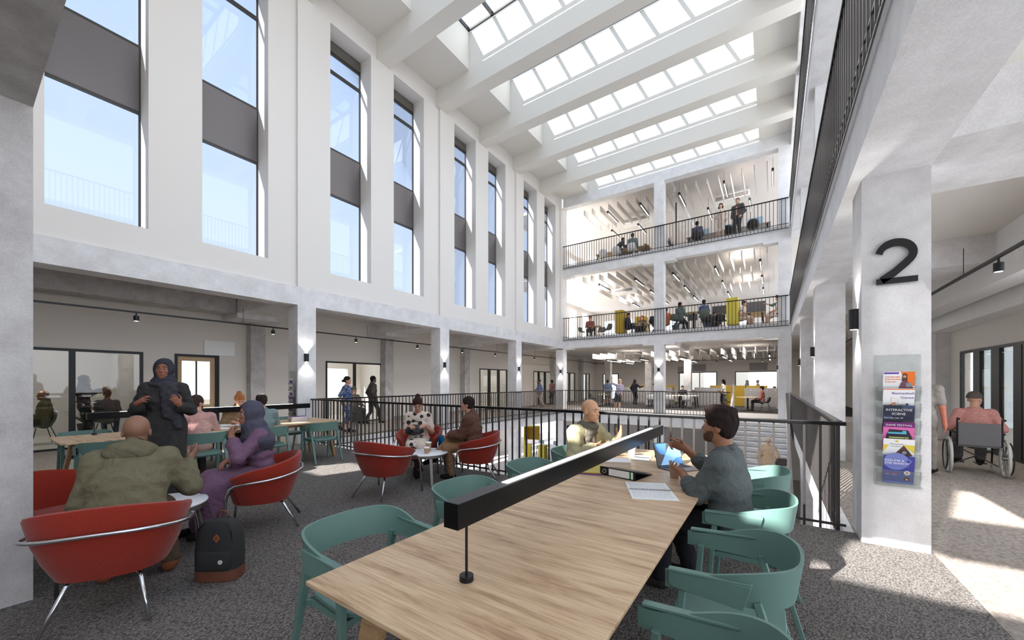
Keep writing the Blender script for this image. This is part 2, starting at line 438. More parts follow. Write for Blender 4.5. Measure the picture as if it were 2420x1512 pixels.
# ---- left gallery
struct('ceiling_gallery_left', MB().box(-17.5, -10.2, -2.9, 33, 3.88, 3.98), CEILG)
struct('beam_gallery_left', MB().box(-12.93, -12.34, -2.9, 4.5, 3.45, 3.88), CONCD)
for y in (5.1, 10.02, 14.88, 19.7):
    struct('beam_cross_left', MB().box(-13.3, -10.2, y - .58, y + .58, 3.45, 3.88), CONC)
    struct('column_head', MB().box(-13.3, -12.2, y - .62, y + .55, 3.32, 3.45), CONC)
gl = [(-1.2, 2.8, .0, 2.3), (3.42, 4.42, 0, 2.3), (7.63, 10.03, 0, 2.3), (16.37, 19.02, 0, 2.3), (22.08, 24.77, 0, 2.3), (26.6, 28.6, 0, 2.3), (30.2, 31.6, 0, 2.3)]
struct('wall_gallery_left', MB().wall('x', -13.3, -.12, -2.9, 33, 0, 3.88, gl), WALLP)
def glazing(name, axis, c, a0, a1, z0, z1, mull, m=BLACK, fw=.06, panes=True):
    def bx(mb, a, b, z, zz, d0=-.05, d1=.02):
        lo, hi = c + d0, c + d1
        if axis == 'x': mb.box(lo, hi, a, b, z, zz)
        else: mb.box(a, b, lo, hi, z, zz)
    fr = MB(); bx(fr, a0, a0 + fw, z0, z1); bx(fr, a1 - fw, a1, z0, z1); bx(fr, a0 + fw, a1 - fw, z1 - fw, z1); bx(fr, a0 + fw, a1 - fw, z0, z0 + .04)
    for q, w in mull: bx(fr, q - w / 2, q + w / 2, z0 + .04, z1 - fw)
    o = struct(name, fr, m)
    if panes:
        e = [a0 + fw / 2] + [q for q, w in mull] + [a1 - fw / 2]
        for a, b in zip(e[:-1], e[1:]):
            g = MB(); bx(g, a + .04, b - .04, z0 + .04, z1 - fw, -.03, -.022); g.build('pane', GLASSI, o)
    return o
glazing('window_9', 'x', -13.3, -1.2, 2.8, 0, 2.3, [(-.1, .07), (1.6, .1)])
glazing('window_10', 'x', -13.3, 7.63, 10.03, 0, 2.3, [(8.79, .1)])
glazing('window_11', 'x', -13.3, 16.37, 19.02, 0, 2.3, [(17.25, .2), (18.14, .2)])
glazing('window_12', 'x', -13.3, 22.08, 24.77, 0, 2.3, [(22.81, .2), (23.67, .2)])
glazing('window_13', 'x', -13.3, 26.6, 28.6, 0, 2.3, [(27.6, .25)])
glazing('window_14', 'x', -13.3, 30.2, 31.6, 0, 2.3, [(30.9, .2)])
# the wooden door in the gallery
fr = MB()
fr.box(-13.35, -13.27, 3.42, 3.48, 0, 2.3); fr.box(-13.35, -13.27, 4.33, 4.42, 0, 2.3); fr.box(-13.35, -13.27, 3.48, 4.33, 2.24, 2.3)
dr = struct('door_1', fr, BLACK)
lf = MB().wall('x', -13.32, -.04, 3.48, 4.33, 0, 2.24, [(3.58, 4.22, .9, 2.12)])
lf = lf.build('door_leaf', PLY, dr); MB().box(-13.345, -13.335, 3.58, 4.22, .9, 2.12).build('vision_panel', GLASSI, lf)
MB().box(-13.345, -13.29, 3.88, 3.91, .9, 2.12).build('glazing_bar', FRAMEM, lf)
MB().cyl((-13.26, 3.53, 1.0), (-13.26, 3.53, 1.25), .012).build('handle', STEEL, lf)
tag(MB().box(-13.3, -13.26, 4.06, 4.8, 2.30, 2.72).build('sign_board', TRIMW, bevel=.006), 'blank white sign board on the wall above the wooden door', 'sign')
# rooms behind the left gallery
struct('wall_rooms_left', MB().wall('x', -17.5, -.2, -2.9, 33, 0, 3.88, [(3.0, 6.4, .9, 2.5), (9.2, 11.2, .8, 2.2), (12.6, 13.8, .8, 2.4), (20.5, 23, .8, 2.4), (26, 29, .6, 2.4), (31, 33, .3, 2.5), (36, 39, .3, 2.5)]), WHITE)
for y in (2.95, 6.9, 12.0, 20.2, 25.6, 29.3): struct('wall_room_partition', MB().box(-17.5, -13.42, y - .05, y + .05, 0, 3.88), WHITE)
# ---- far back wall of the three far floors
def farwall(z, hs): return MB().wall('y', 33, .2, -17.5, 4.0, z, z + 3.95, [(a, b, z + c, z + d) for a, b, c, d in hs])
struct('wall_far', farwall(0, [(-12.6, -11.2, 0, 2.3), (-6.25, -3.55, .9, 2.35), (-2.35, .9, .9, 2.35)]), WALLP)
struct('wall_far_upper', farwall(4, [(-12.5, -10, .8, 3), (-8.5, -6, .8, 3), (-3, -1.5, .8, 2.4), (1, 3.4, .8, 2.8)]), WHITE)
struct('wall_far_top', farwall(8, [(-12.5, -10, .8, 3), (1.5, 3.4, .8, 2.8)]), WALLP)
struct('wall_far_upper_left', MB().wall('x', -13.3, -.2, YF, 33, 4.0, 11.9, [(a, a + 1.3, z, z + 2.9) for z in (4.5, 8.5) for a in (20.6, 22.8, 25.4, 27.6, 30)]), WHITE)
glazing('window_15', 'y', 33, -6.25, -3.55, .9, 2.35, [(-4.75, .06)]); glazing('window_16', 'y', 33, -2.35, .9, .9, 2.35, [])
glazing('window_17', 'y', 33, -12.6, -11.2, 0, 2.3, [(-11.9, .12)])
for i, x in enumerate((-4.9, -.9)):
    tag(MB().box(x - .55, x + .55, 32.95, 33.0, 2.42, 2.95).build('sign_board', GREYP, bevel=.006), 'grey panel on the far wall above the %s window' % ('narrower lit' if i == 0 else 'wider lit'), 'sign')
for i, x in enumerate((-8.15, -5.9)):
    tag(MB().box(x - .45, x + .45, 32.95, 33.0, 2.25, 2.8).build('sign_board', GREYP, bevel=.006), 'small blank panel on the bare far wall, %s the middle column' % ('farther from' if i == 0 else 'just left of'), 'sign')
# room behind the far wall
struct('wall_far_room', MB().wall('y', 37, .2, -9, 4, 0, 3.6, [(-5.0, -3.6, .9, 2.6), (-1.7, .4, .9, 2.6)]), WHITE)
struct('floor_far_room', MB().box(-9, 4, 33.2, 37, -.1, 0), PALEF)
# ---- right gallery
struct('wall_gallery_right', MB().wall('x', 3.9, .15, 8.6, 33, 0, 3.9, [(11.3, 14.3, 0, 2.3), (17.2, 18.4, 0, 2.2)]), WALLP)
glazing('window_18', 'x', 3.92, 11.3, 14.3, 0, 2.3, [(13.35, .34), (12.45, .36), (11.55, .3)])
struct('wall_right_room', MB().wall('x', 7.2, .15, 8.6, 20, 0, 3.9, [(11.8, 14.0, .9, 1.9)]), WHITE)
struct('floor_right_room', MB().box(4.05, 7.2, 8.6, 20, -.05, 0), PALEF)
struct('trim_bulkhead_upper', MB().box(2.92, 3.3, 5.66, 19, 3.12, 3.9), TRIMW)
struct('trim_bulkhead_lower', MB().box(3.48, 3.9, 8.6, 19, 2.86, 3.42), TRIMW)
fr = MB(); fr.box(3.88, 3.96, 17.2, 17.26, 0, 2.2); fr.box(3.88, 3.96, 18.34, 18.4, 0, 2.2); fr.box(3.88, 3.96, 17.2, 18.4, 2.14, 2.2)
d2 = struct('door_2', fr, BLACK); MB().box(3.92, 3.96, 17.26, 18.34, 0, 2.14).build('door_leaf', PLY, d2)
# ---- unseen wall behind the viewer, added to block sun; openings shaped for its patches
struct('wall_back_sun_mask', MB().box(-18, 6.2, -3.1, -3.0, -.4, 3.9).wall('y', -3.0, -.1, -10.36, 6.2, 3.9, 14, [(-1.9, -1.6, 4.2, 4.42), (-1.76, -1.6, 4.42, 4.88), (-1.6, -1.15, 4.2, 7.3), (-1.15, 3.4, 4.2, 4.86), (-1.15, 3.4, 5.7, 6.75), (-3.2, -2.65, 8.0, 9.8), (-4.4, -2.15, 5.0, 7.3), (-8.95, -8.02, 3.92, 4.5), (-10.3, -9.6, 4.75, 5.05)]), WHITE)
struct('window_19', MB().box(-1.6, -1.15, -3.06, -3.05, 4.88, 7.3), GLASST)  # unseen panes added to dim the sun through three of the openings
struct('window_21', MB().box(-3.2, -2.65, -3.06, -3.05, 8.0, 9.8), GLASST)
struct('window_20', MB().box(-4.4, -2.15, -3.06, -3.05, 5.0, 7.3), GLASSB)
struct('wall_left_outer', MB().box(-17.7, -17.5, -3.1, -2.8, -.4, 3.9), WHITE)
# ---- lower floor walls and piers
struct('wall_lower_left', MB().wall('x', -18, -.15, 0, 34, -4, -.4, [(4, 20, -3.4, -.8), (26, 33, -3.2, -1)]), WHITE)
struct('wall_lower_far', MB().wall('y', 27, .15, -13.3, 4, -4, -.4, [(-12.4, -11.4, -4, -1.6)]), WALLP)
struct('wall_lower_right', MB().box(3.5, 3.65, 0, 34, -4, -.4), WHITE)
for x in (-8.4, -6.6): struct('column', MB().box(x, x + .5, 22.5, 23, -4, -.4), CONCD)
# ---- skirting
struct('baseboard_left', MB().box(-13.3, -13.28, 10.5, 16.3, 0, .1), GREYP)

# ================================================================ RAILINGS
def railing(label, p0, p1, z, ends=(0, 0), sp=.136, group='balustrades round the void', low=-.15, handr=.028):
    p0 = Vector((p0[0], p0[1], z)); p1 = Vector((p1[0], p1[1], z)); L = (p1 - p0).length; d = (p1 - p0).normalized()
    a = math.atan2(d.y, d.x)
    t = thing('balustrade', label, 'railing', p0, a, group)
    MB().box(0, L, -handr, handr, 1.075, 1.115).build('handrail', HANDR, t, bevel=.008)
    MB().box(0, L, -.006, .006, low, low + .03).build('bottom_rail', RAILM, t)
    MB().box(0, L, -.006, .006, .035, .06).build('middle_rail', RAILM, t)
    n = int(L / sp); me = None
    for i in range(min(n, 99)):
        if me is None:
            o = MB().box(-.011, .011, -.011, .011, low + .03, 1.075).build('baluster', RAILM, t); me = o
        else:
            o = me.copy(); COL.objects.link(o); o.parent = t
        o.location = (sp * .5 + i * sp, 0, 0)
    if n > 99:
        mb = MB()
        for i in range(99, n): x = sp * .5 + i * sp; mb.box(x - .011, x + .011, -.011, .011, low + .03, 1.075)
        mb.build('balusters', RAILM, t, kind='stuff')
    return t
railing('dark metal balustrade along the near edge of the void beside the study tables', (XL + .02, YE), (XR, YE), 0)
railing('dark metal balustrade along the left gallery floor, in front of its columns', (XL + .05, YE + .1), (XL + .05, YF - .08), 0)
railing('dark metal balustrade across the far floor at carpet level, ending at the stair', (XL + .1, YF - .06), (-1.56, YF - .06), 0)
railing('dark metal balustrade of the upper far floor, in front of the yellow booths', (XL + .02, YF - .06), (XR - .1, YF - .06), 4)
railing('dark metal balustrade of the top far floor, in front of the standing couple', (XL + .02, YF - .06), (XR - .1, YF - .06), 8)
railing('dark metal balustrade receding along the right gallery beyond the numbered column', (XR - .04, YE + .12), (XR - .04, YF - .1), 0)
railing('dark metal balustrade of the first balcony overhead on the right', (XR - .06, -1.0), (XR - .06, YF - .1), 4)
railing('dark metal balustrade of the highest balcony overhead on the right', (XR - .06, 1.0), (XR - .06, YF - .1), 8)
# ================================================================ STUDY FURNITURE
# ---- long oak tables
def study_table(label, x0, x1, y0, y1):
    cx, cy = (x0 + x1) / 2, (y0 + y1) / 2; W, L = (x1 - x0) / 2, (y1 - y0) / 2
    t = thing('study_table', label, 'table', (cx, cy, 0), 0, 'long oak study tables')
    MB().box(-W, W, -L, L, .722, .740).build('tabletop', OAK, t, bevel=.003)
    fr = MB()
    for s in (-1, 1):
        fr.box(s * (W - .14) - .012, s * (W - .14) + .012, -L + .2, L - .2, .665, .7215)
        fr.box(-W + .152, W - .152, s * (L - .2) - .012, s * (L - .2) + .012, .665, .7215)
    fr.build('under_frame', OAKL, t)
    for sx in (-1, 1):
        for sy in (-1, 1):
            MB().beam((sx * (W - .20), sy * (L - .22), .7215), (sx * (W - .10), sy * (L - .10), 0), .13, .05, .06, .04, up=(0, 1, 0)).build('leg', OAKL, t, bevel=.004)
    for y in (-.45, .45): MB().cyl((0, y, 0), (0, y, .70), .022, n=12).build('cable_post', TRIMW, t)
    return t
study_table('long oak study table with the laptop and the black binder on it', -1.52, -.42, .79, 4.58)
study_table('long oak study table by the left gallery where a ginger-haired woman reads', -8.55, -7.42, .8, 4.6)
def table_lamp(label, x, y0, y1, b0, b1):
    t = thing('table_lamp', label, 'lamp', (x, (y0 + y1) / 2, .741), 0, 'linear table lamps'); L = (y1 - y0) / 2; c = (y0 + y1) / 2
    MB().box(-.036, .036, -L, L, .23, .328).build('housing', mat('lamp_housing', (30, 29, 30), .28, .7), t, bevel=.002)
    MB().box(-.017, .017, -L + .35, L - .35, .3275, .3295).build('up_diffuser', TUBE, t)
    for y in (b0, b1):
        MB().cyl((0, y - c, 0), (0, y - c, .023), .028, n=24).build('base', BLACK, t, bevel=.002)
        MB().cyl((0, y - c, .0231), (0, y - c, .23), .0055, n=10).build('stem', BLACK, t)
table_lamp('long black bar lamp on two thin stems over the table with the laptop', -1.0, 1.06, 4.27, 1.15, 4.17)
table_lamp('long black bar lamp over the table where the ginger-haired woman reads', -8.4, 1.15, 4.45, 1.23, 4.37)

# ---- teal armchairs: bent back band, folded arm wraps, square splayed legs (seat faces local +Y)
def u_path(n=28, wx=.275, back=-.25, front=.235, pw=2.6):
    P = []
    m = n // 2
    for i in range(5): P.append((-wx, front - (front - .02) * i / 5))
    for i in range(n + 1):
        a = PI + PI * i / n; c, s = math.cos(a), math.sin(a)
        P.append((wx * math.copysign(abs(c) ** (2 / pw), c), .02 + (back - .02) * -math.copysign(abs(s) ** (2 / pw), s) * 1.0))
    for i in range(1, 6): P.append((wx, .02 + (front - .02) * i / 5))
    return P
def make_teal_chair(label):
    t = thing('wooden_armchair', label, 'chair', (0, 0, 0), 0, 'teal wooden armchairs at the study tables')
    P = u_path(); rings = []; n = len(P)
    for i, (x, y) in enumerate(P):
        q = max(0, min(1, (.20 - y) / .40)); q = q * q * (3 - 2 * q)
        zt = .675 + .090 * q; zb = .600 - .0 * q; fl = 1 + .10 * q
        tx, ty = (P[min(i + 1, n - 1)][0] - P[max(i - 1, 0)][0]), (P[min(i + 1, n - 1)][1] - P[max(i - 1, 0)][1])
        l = math.hypot(tx, ty); nx, ny = -ty / l, tx / l   # inward normal (path runs left arm -> back -> right arm)
        th = .007
        o = (x * fl, y * fl if y < 0 else y); b = (x, y)
        rings.append([(b[0] - nx * th, b[1] - ny * th, zb), (o[0] - nx * th, o[1] - ny * th, zt), (o[0] + nx * th, o[1] + ny * th, zt), (b[0] + nx * th, b[1] + ny * th, zb)])
    MB().loft(rings).build('backrest', TEAL, t, smooth='auto')
    for s in (-1, 1):
        k = MB(); poly = [(-.07, .675 - .079), (.205, .675 - .066), (.22, .675 - .052), (.22, .681), (-.10, .700)]
        rr = []
        for (y, z) in poly:
            q = max(0, min(1, (.20 - y) / .40)); f2 = 1 + .10 * q * q
            rr.append((y, z, f2))
        v = []
        for off in (.0075, .0175): v += [(s * (.275 * f2 + off), y, z) for y, z, f2 in rr]
        v += [(s * (.275 - .011), .22, .683), (s * (.275 + .0175), .22, .683), (s * (.2785 - .011), -.10, .702), (s * (.2785 + .0175), -.10, .702)]
        k.add(v, [(0, 1, 2, 3, 4), (9, 8, 7, 6, 5), (0, 5, 6, 1), (1, 6, 7, 2), (2, 7, 8, 3), (3, 8, 9, 4), (4, 9, 5, 0), (10, 11, 13, 12)])
        k.beam((s * .283, .22, .686), (s * .287, -.10, .704), .037, .012)
        k.build('armrest', TEAL, t, bevel=.003)
        MB().beam((s * .262, .165, .615), (s * .272, .215, 0), .042, .030, .030, .026, up=(0, 1, 0)).build('leg', TEAL, t, bevel=.004)
        MB().beam((s * .258, -.115, .63), (s * .262, -.30, 0), .042, .030, .030, .026, up=(0, 1, 0)).build('leg', TEAL, t, bevel=.004)
    se = MB(); R = []
    def ring(z, k):
        o = []
        for i in range(40):
            a = 2 * PI * i / 40; c, s2 = math.cos(a), math.sin(a)
            x = .238 * k * math.copysign(abs(c) ** .45, c); y = .225 * k * math.copysign(abs(s2) ** .5, s2)
            o.append((x * (1 + .06 * y / .22), y + .005, z + .012 * (abs(x) / .24) ** 2 - (.006 if y < -.1 else 0)))
        return o
    se.loft([ring(.420, .97), ring(.424, 1), ring(.440, 1), ring(.444, .985)]); se.build('seat', TEAL, t, smooth='auto')
    fr = MB()
    for s in (-1, 1): fr.beam((s * .225, .18, .405), (s * .225, -.17, .405), .022, .03)
    fr.beam((-.25, .17, .405), (.25, .17, .405), .022, .03); fr.beam((-.25, -.15, .405), (.25, -.15, .405), .022, .03)
    fr.build('seat_frame', TEAL, t)
    return t
TC = make_teal_chair('teal wooden armchair cut off by the lower picture edge beside the near table')
TC.location = (-.19, 1.20, 0); TC.rotation_euler = (0, 0, PI / 2)
for x, y, r, lb in (
    (-.17, 2.11, 90, 'empty teal wooden armchair between the cut-off one and the man in the grey shirt'),
    (-.15, 3.06, 90, 'teal wooden armchair in which the man in the grey shirt sits'),
    (-.15, 4.02, 90, 'teal wooden armchair behind the grey-shirted man, nearest the stair'),
    (-1.80, 1.27, -90, 'empty teal wooden armchair tucked in at the table corner near the bar lamp end'),
    (-1.82, 2.19, -90, 'empty teal wooden armchair second along behind the black bar lamp'),
    (-1.82, 3.12, -90, 'empty teal wooden armchair beside the man in the beige coat'),
    (-1.84, 4.02, -90, 'teal wooden armchair in which the bald man in the beige coat sits'),
    (-7.32, 1.2, 90, 'teal wooden armchair hidden behind the man in the olive jacket'),
    (-7.30, 2.2, 90, 'teal wooden armchair in which the man in the pink patterned shirt sits'),
    (-7.30, 3.14, 90, 'teal wooden armchair in which the grey-haired man in the pale teal shirt sits'),
    (-7.30, 4.09, 90, 'empty teal wooden armchair at the end of the far study table near the balustrade'),
    (-8.74, 2.2, -90, 'teal wooden armchair on the gallery side, opposite the man in the pink shirt'),
    (-8.74, 3.14, -90, 'teal wooden armchair in which the ginger-haired woman sits'),
    (-8.74, 4.15, -90, 'teal wooden armchair at the gallery side of the far table, nearest the column'),
    (-8.74, 1.2, -90, 'teal wooden armchair behind the near end of the far study table')):
    dup(TC, (x, y, 0), rad(r), lb)

# ---- red tub armchairs on chrome tube
def make_tub():
    t = thing('tub_armchair', 'x', 'armchair', (0, 0, 0), 0, 'red felt tub armchairs')
    NA = 33; rings = []
    A = [rad(-128 + 256 * i / (NA - 1)) for i in range(NA)]
    def top(a): 
        q = abs(a) / rad(128); return .755 - .17 * (q ** 1.7)
    def pt(a, r, z, k=1.0):
        # back is -Y; arms run forward
        ex = .80; sx, cy = math.sin(a), math.cos(a)
        x = r * 1.06 * math.copysign(abs(sx) ** ex, sx); y = -r * .98 * math.copysign(abs(cy) ** ex, cy)
        return (x, y + .02, z)
    for a in A:
        zt = top(a); w = .055
        R = [pt(a, .255, .285), pt(a, .305, .40), pt(a, .346, .54), pt(a, .372, zt - .02), pt(a, .366, zt), pt(a, .34, zt + .004), pt(a, .322, zt - .02), pt(a, .30, .54), pt(a, .268, .42), pt(a, .23, .30)]
        rings.append(R)
    m = MB(); m.loft(rings); m.build('shell', RED, t, smooth='auto', bevel=.004)
    m = MB(); R = []
    def sring(z, k, c=0):
        o = []
        for i in range(36):
            a = 2 * PI * i / 36; s2, c2 = math.sin(a), math.cos(a)
            o.append((.268 * k * math.copysign(abs(s2) ** .7, s2), .03 + .275 * k * math.copysign(abs(c2) ** .6, c2), z + c * (1 - k)))
        return o
    m.loft([sring(.275, .82), sring(.29, .9), sring(.40, 1), sring(.425, .98), sring(.435, .9, .05)])
    m.build('seat_cushion', RED, t, smooth='auto')
    # chrome tube round the outside of the back, running down into the front legs
    P = []
    for i in range(31):
        a = rad(-116 + 232 * i / 30); q = abs(a) / rad(116)
        x, y, z = pt(a, .372, .60 - .085 * q ** 1.6); P.append((x * 1.03, y * 1.03, z))
    l = P[0]; r = P[-1]
    pts = [(l[0] * 1.06, l[1] + .11, 0), (l[0] * 1.03, l[1] + .075, .40), (l[0] * 1.01, l[1] + .045, .49)] + P + [(r[0] * 1.01, r[1] + .045, .49), (r[0] * 1.03, r[1] + .075, .40), (r[0] * 1.06, r[1] + .11, 0)]
    MB().tube(pts, .0125, 10).build('chrome_frame', CHROME, t, smooth=True)
    for s in (-1, 1):
        MB().tube([(s * .12, -.12, .285), (s * .17, -.17, .26), (s * .25, -.32, 0)], .0125, 10).build('rear_leg', CHROME, t, smooth=True)
    return t
tub = make_tub(); first = True
for x, y, r, lb in (
    (-3.70, .64, 64, 'red tub armchair with its back turned, under the man in the olive jacket'),
    (-4.95, .50, -62, 'red tub armchair half hidden behind the near concrete column'),
    (-4.52, 1.92, 152, 'red tub armchair in which the woman in purple sits'),
    (-4.40, 3.35, 10, 'empty red tub armchair with its back to us by the coffee table with cups'),
    (-5.13, 4.66, 212, 'red tub armchair in which the woman in the polka dot dress sits'),
    (-3.86, 4.72, 122, 'red tub armchair in which the man in the brown suit sits')):
    if first: tub.location = (x, y, 0); tub.rotation_euler = (0, 0, rad(r)); tub['label'] = lb; first = False
    else: dup(tub, (x, y, 0), rad(r), lb)
# blue chair mostly hidden behind the woman's knees
bc = thing('lounge_chair', 'blue chair edge showing behind the knees of the polka dot woman', 'chair', (-4.70, 4.99, 0), rad(200), None)
mb = MB(); mb.loft([[(math.sin(a) * r, math.cos(a) * r, z) for r, z in ((.2, .36), (.26, .5), (.27, .62), (.25, .62), (.18, .38))] for a in [rad(-70 + 10 * i) for i in range(15)]])
mb.build('shell', mat('blue_shell', (22, 120, 178), .5), bc, smooth='auto')
for a in (-140, -45, 45, 140): MB().cyl((math.sin(rad(a)) * .12, math.cos(rad(a)) * .12, .37), (math.sin(rad(a)) * .2, math.cos(rad(a)) * .2, 0), .011).build('leg', STEEL, bc)
MB().cyl((0, 0, .36), (0, 0, .39), .2).build('seat', MATS['blue_shell'], bc)

# ---- round coffee tables
def coffee(label, x, y, rz):
    t = thing('coffee_table', label, 'table', (x, y, 0), rz, 'round white coffee tables')
    MB().lathe([(0, .452), (.335, .452), (.345, .446), (.345, .436), (0, .436)], n=48).build('tabletop', mat('white_laminate', (236, 236, 240), .25), t, smooth='auto')
    MB().lathe([(.30, .436), (.338, .435), (.338, .395), (.30, .395), (.30, .436)], n=48).build('rim', STEEL, t, smooth='auto')
    for i in range(4):
        a = rad(45 + 90 * i); c, s = math.cos(a), math.sin(a)
        MB().beam((c * .28, s * .28, .40), (c * .34, s * .34, 0), .045, .02, .04, .018, up=(c, s, 0)).build('leg', STEEL, t, bevel=.003)
coffee('round white coffee table carrying two takeaway cups', -4.46, 4.17, .3)
coffee('round white coffee table behind the knee of the man in the olive jacket', -4.5, 1.05, .2)

# ---- takeaway cups
CARD = mat('cup_card', (178, 146, 122), .75); CUPW = mat('cup_white', (238, 234, 228), .6)
def cup(label, x, y, z, h=.105, r=.040, body=CARD, lid=CUPW, tilt=None):
    t = thing('paper_cup', label, 'cup', (x, y, z), 0, 'takeaway cups')
    MB().lathe([(0, 0), (r * .72, 0), (r * .76, .004), (r, h), (0, h)], n=28).build('body', body, t, smooth='auto')
    MB().lathe([(0, h + .014), (r * .86, h + .014), (r * .94, h + .010), (r * 1.0, h + .006), (r * 1.07, h + .003), (r * 1.07, h - .004), (r * 1.0, h - .004)], n=28).build('lid', lid, t, smooth='auto')
    return t
cup('taller takeaway cup on the coffee table between the red chairs', -4.43, 4.20, .4525, .135, .045)
cup('shorter takeaway cup in front of the taller one on the coffee table', -4.32, 4.06, .4525, .085, .042)
cup('kraft takeaway cup with white lid held by the man in the grey shirt', -.67, 3.35, .7405, .105, .042)
cup('white takeaway cup standing alone near the far end of the near table', -1.25, 4.10, .7405, .085, .040, CUPW)

# ---- backpack
bp = thing('backpack', 'black backpack with brown leather base standing beside the red armchair', 'backpack', (-3.58, 1.20, 0), rad(38))
BKC = mat('backpack_cloth', (40, 40, 40), .85, var=.1, vscale=200, bump=.2, bscale=400); LEA = mat('brown_leather', (104, 60, 42), .6, var=.1)
def bag_ring(z, wx, wy):
    return [(wx * math.copysign(abs(math.cos(a)) ** .55, math.cos(a)), wy * math.copysign(abs(math.sin(a)) ** .6, math.sin(a)), z) for a in [2 * PI * i / 32 for i in range(32)]]
MB().loft([bag_ring(.085, .158, .095), bag_ring(.2, .16, .098), bag_ring(.32, .155, .09), bag_ring(.40, .14, .078), bag_ring(.44, .115, .06), bag_ring(.456, .07, .035)]).build('body', BKC, bp, smooth='auto')
MB().loft([bag_ring(.0, .150, .088), bag_ring(.006, .158, .095), bag_ring(.0845, .161, .098)]).build('base', LEA, bp, smooth='auto')
MB().loft([bag_ring(.105, .118, .038), bag_ring(.115, .125, .045), bag_ring(.225, .125, .042), bag_ring(.24, .118, .032)]).build('front_pocket', BKC, bp, smooth='auto', loc=(.005, -.075, 0))
MB().prism([(0, -.034), (.026, 0), (0, .034), (-.026, 0)], .003, Matrix.Rotation(rad(90), 3, 'X'), (.03, -.0885, .335)).build('leather_patch', mat('tan_leather', (150, 84, 52), .6), bp)
mk = MB(); mk.box(.0225, .0265, -.0925, -.0915, .322, .348); mk.box(.0335, .0375, -.0925, -.0915, .322, .348); mk.build('patch_slots', BLACK, bp)
MB().cyl((.075, -.1165, .165), (.075, -.121, .165), .016, n=20).build('round_badge', mat('badge_white', (214, 214, 210), .5), bp)
mk = MB(); mk.tube([(.075 + .009 * math.cos(a), -.1213, .165 + .005 * math.sin(a) + .003 * math.cos(2 * a)) for a in [2 * PI * i / 16 for i in range(16)]], .0012, 6, True); mk.build('badge_mark', GREYP, bp)
MB().tube([(-.045, .03, .452), (-.04, .03, .485), (-.015, .03, .505), (.015, .03, .505), (.04, .03, .485), (.045, .03, .452)], .008, 8).build('handle', LEA, bp, smooth=True)
z = MB(); z.tube([(-.13, -.07, .30), (-.125, -.072, .38), (-.09, -.06, .43), (0, -.045, .449), (.09, -.06, .43), (.125, -.072, .38), (.13, -.07, .30)], .003, 6); z.build('zip', BLACK, bp)

# ---- things on the near table
ZT = .7405
lp = thing('laptop', 'open laptop with blue arcs on its screen, in front of the grey-shirted man', 'laptop', (-.70, 3.72, ZT), rad(56.5))
ALU = mat('laptop_aluminium', (120, 118, 120), .4, .7)
MB().box(-.155, .155, -.11, .11, 0, .012).build('base', ALU, lp, bevel=.004)
kb = MB()
for r in range(5):
    for c in range(13): kb.box(-.135 + c * .0208, -.135 + c * .0208 + .018, .075 - r * .019 - .016, .075 - r * .019, .0121, .0135)
kb.build('keyboard', DARKP, lp); MB().box(-.05, .05, -.098, -.03, .0121, .0128).build('touchpad', mat('touchpad', (140, 138, 140), .5), lp)
scr = thing('screen', '', '', (0, .108, .010), 0)
for k in ('label', 'category'): del scr[k]
scr.parent = lp; scr.rotation_euler = (rad(-16), 0, 0)
MB().box(-.155, .155, -.003, .003, 0, .215).build('lid', DARKP, scr, bevel=.003)
def plate(name, poly, y, m, parent, d=.0004):
    return MB().prism(poly, d, Matrix.Rotation(rad(90), 3, 'X'), (0, y, 0)).build(name, m, parent)
SB = [mat('screen_blue_%s' % n, c, .6, spec=.05, emit=.35) for n, c in (('deep', (92, 140, 196)), ('mid', (140, 184, 222)), ('pale', (168, 196, 220)), ('grey', (84, 82, 84)))]
def clip(poly): return [(max(-.149, min(.149, x)), max(.008, min(.207, y))) for x, y in poly]
def arc(cx, cy, r, a0, a1, n=24): return [(cx + r * math.cos(rad(a0 + (a1 - a0) * i / n)), cy + r * math.sin(rad(a0 + (a1 - a0) * i / n))) for i in range(n + 1)]
plate('display', [(-.149, .008), (.149, .008), (.149, .207), (-.149, .207)], -.0034, SB[3], scr)
plate('display_arc', [(-.149, .207)] + arc(-.02, .21, .125, 180, 236) + [(-.035, .10), (-.005, .207)], -.0039, SB[0], scr)
plate('display_arc', [(-.115, .008), (.03, .008)] + arc(.105, .0, .068, 173, 70)[:20] + [(.149, .07), (.149, .20)] + arc(.09, .07, .125, 62, 150), -.0044, SB[1], scr)
plate('display_arc', clip(arc(.105, .008, .062, 0, 180)), -.0049, SB[0], scr)

bi = thing('ring_binder', 'black ring binder lying on its side with a white spine label', 'binder', (-1.06, 3.09, ZT), rad(-11))
MB().box(-.16, .16, -.003, 0, 0, .072).build('spine', BLACK, bi)
cv = MB(); cv.add([(-.16, 0, .002), (.16, 0, .002), (.16, .30, .002), (-.16, .30, .002), (-.16, 0, 0), (.16, 0, 0), (.16, .30, 0), (-.16, .30, 0)], [(0, 1, 2, 3), (7, 6, 5, 4), (0, 4, 5, 1), (1, 5, 6, 2), (2, 6, 7, 3), (3, 7, 4, 0)])
cv.build('lower_cover', BLACK, bi)
cv = MB(); a = rad(-12)
v = [(-.16, 0, .0718), (.16, 0, .0718), (.16, .30, .0118), (-.16, .30, .0118)]
cv.add(v + [(x, y, z - .0025) for x, y, z in v], [(0, 1, 2, 3), (7, 6, 5, 4), (0, 4, 5, 1), (1, 5, 6, 2), (2, 6, 7, 3), (3, 7, 4, 0)]); cv.build('upper_cover', DARKP, bi)
MB().box(-.075, .11, -.0042, -.0031, .009, .063).build('spine_label', PAPER, bi)
lm = MB()
for i in range(5): lm.box(-.045 + i * .028, -.0442 + i * .028, -.0047, -.0043, .012, .060)
lm.build('label_lines', GREYP, bi)
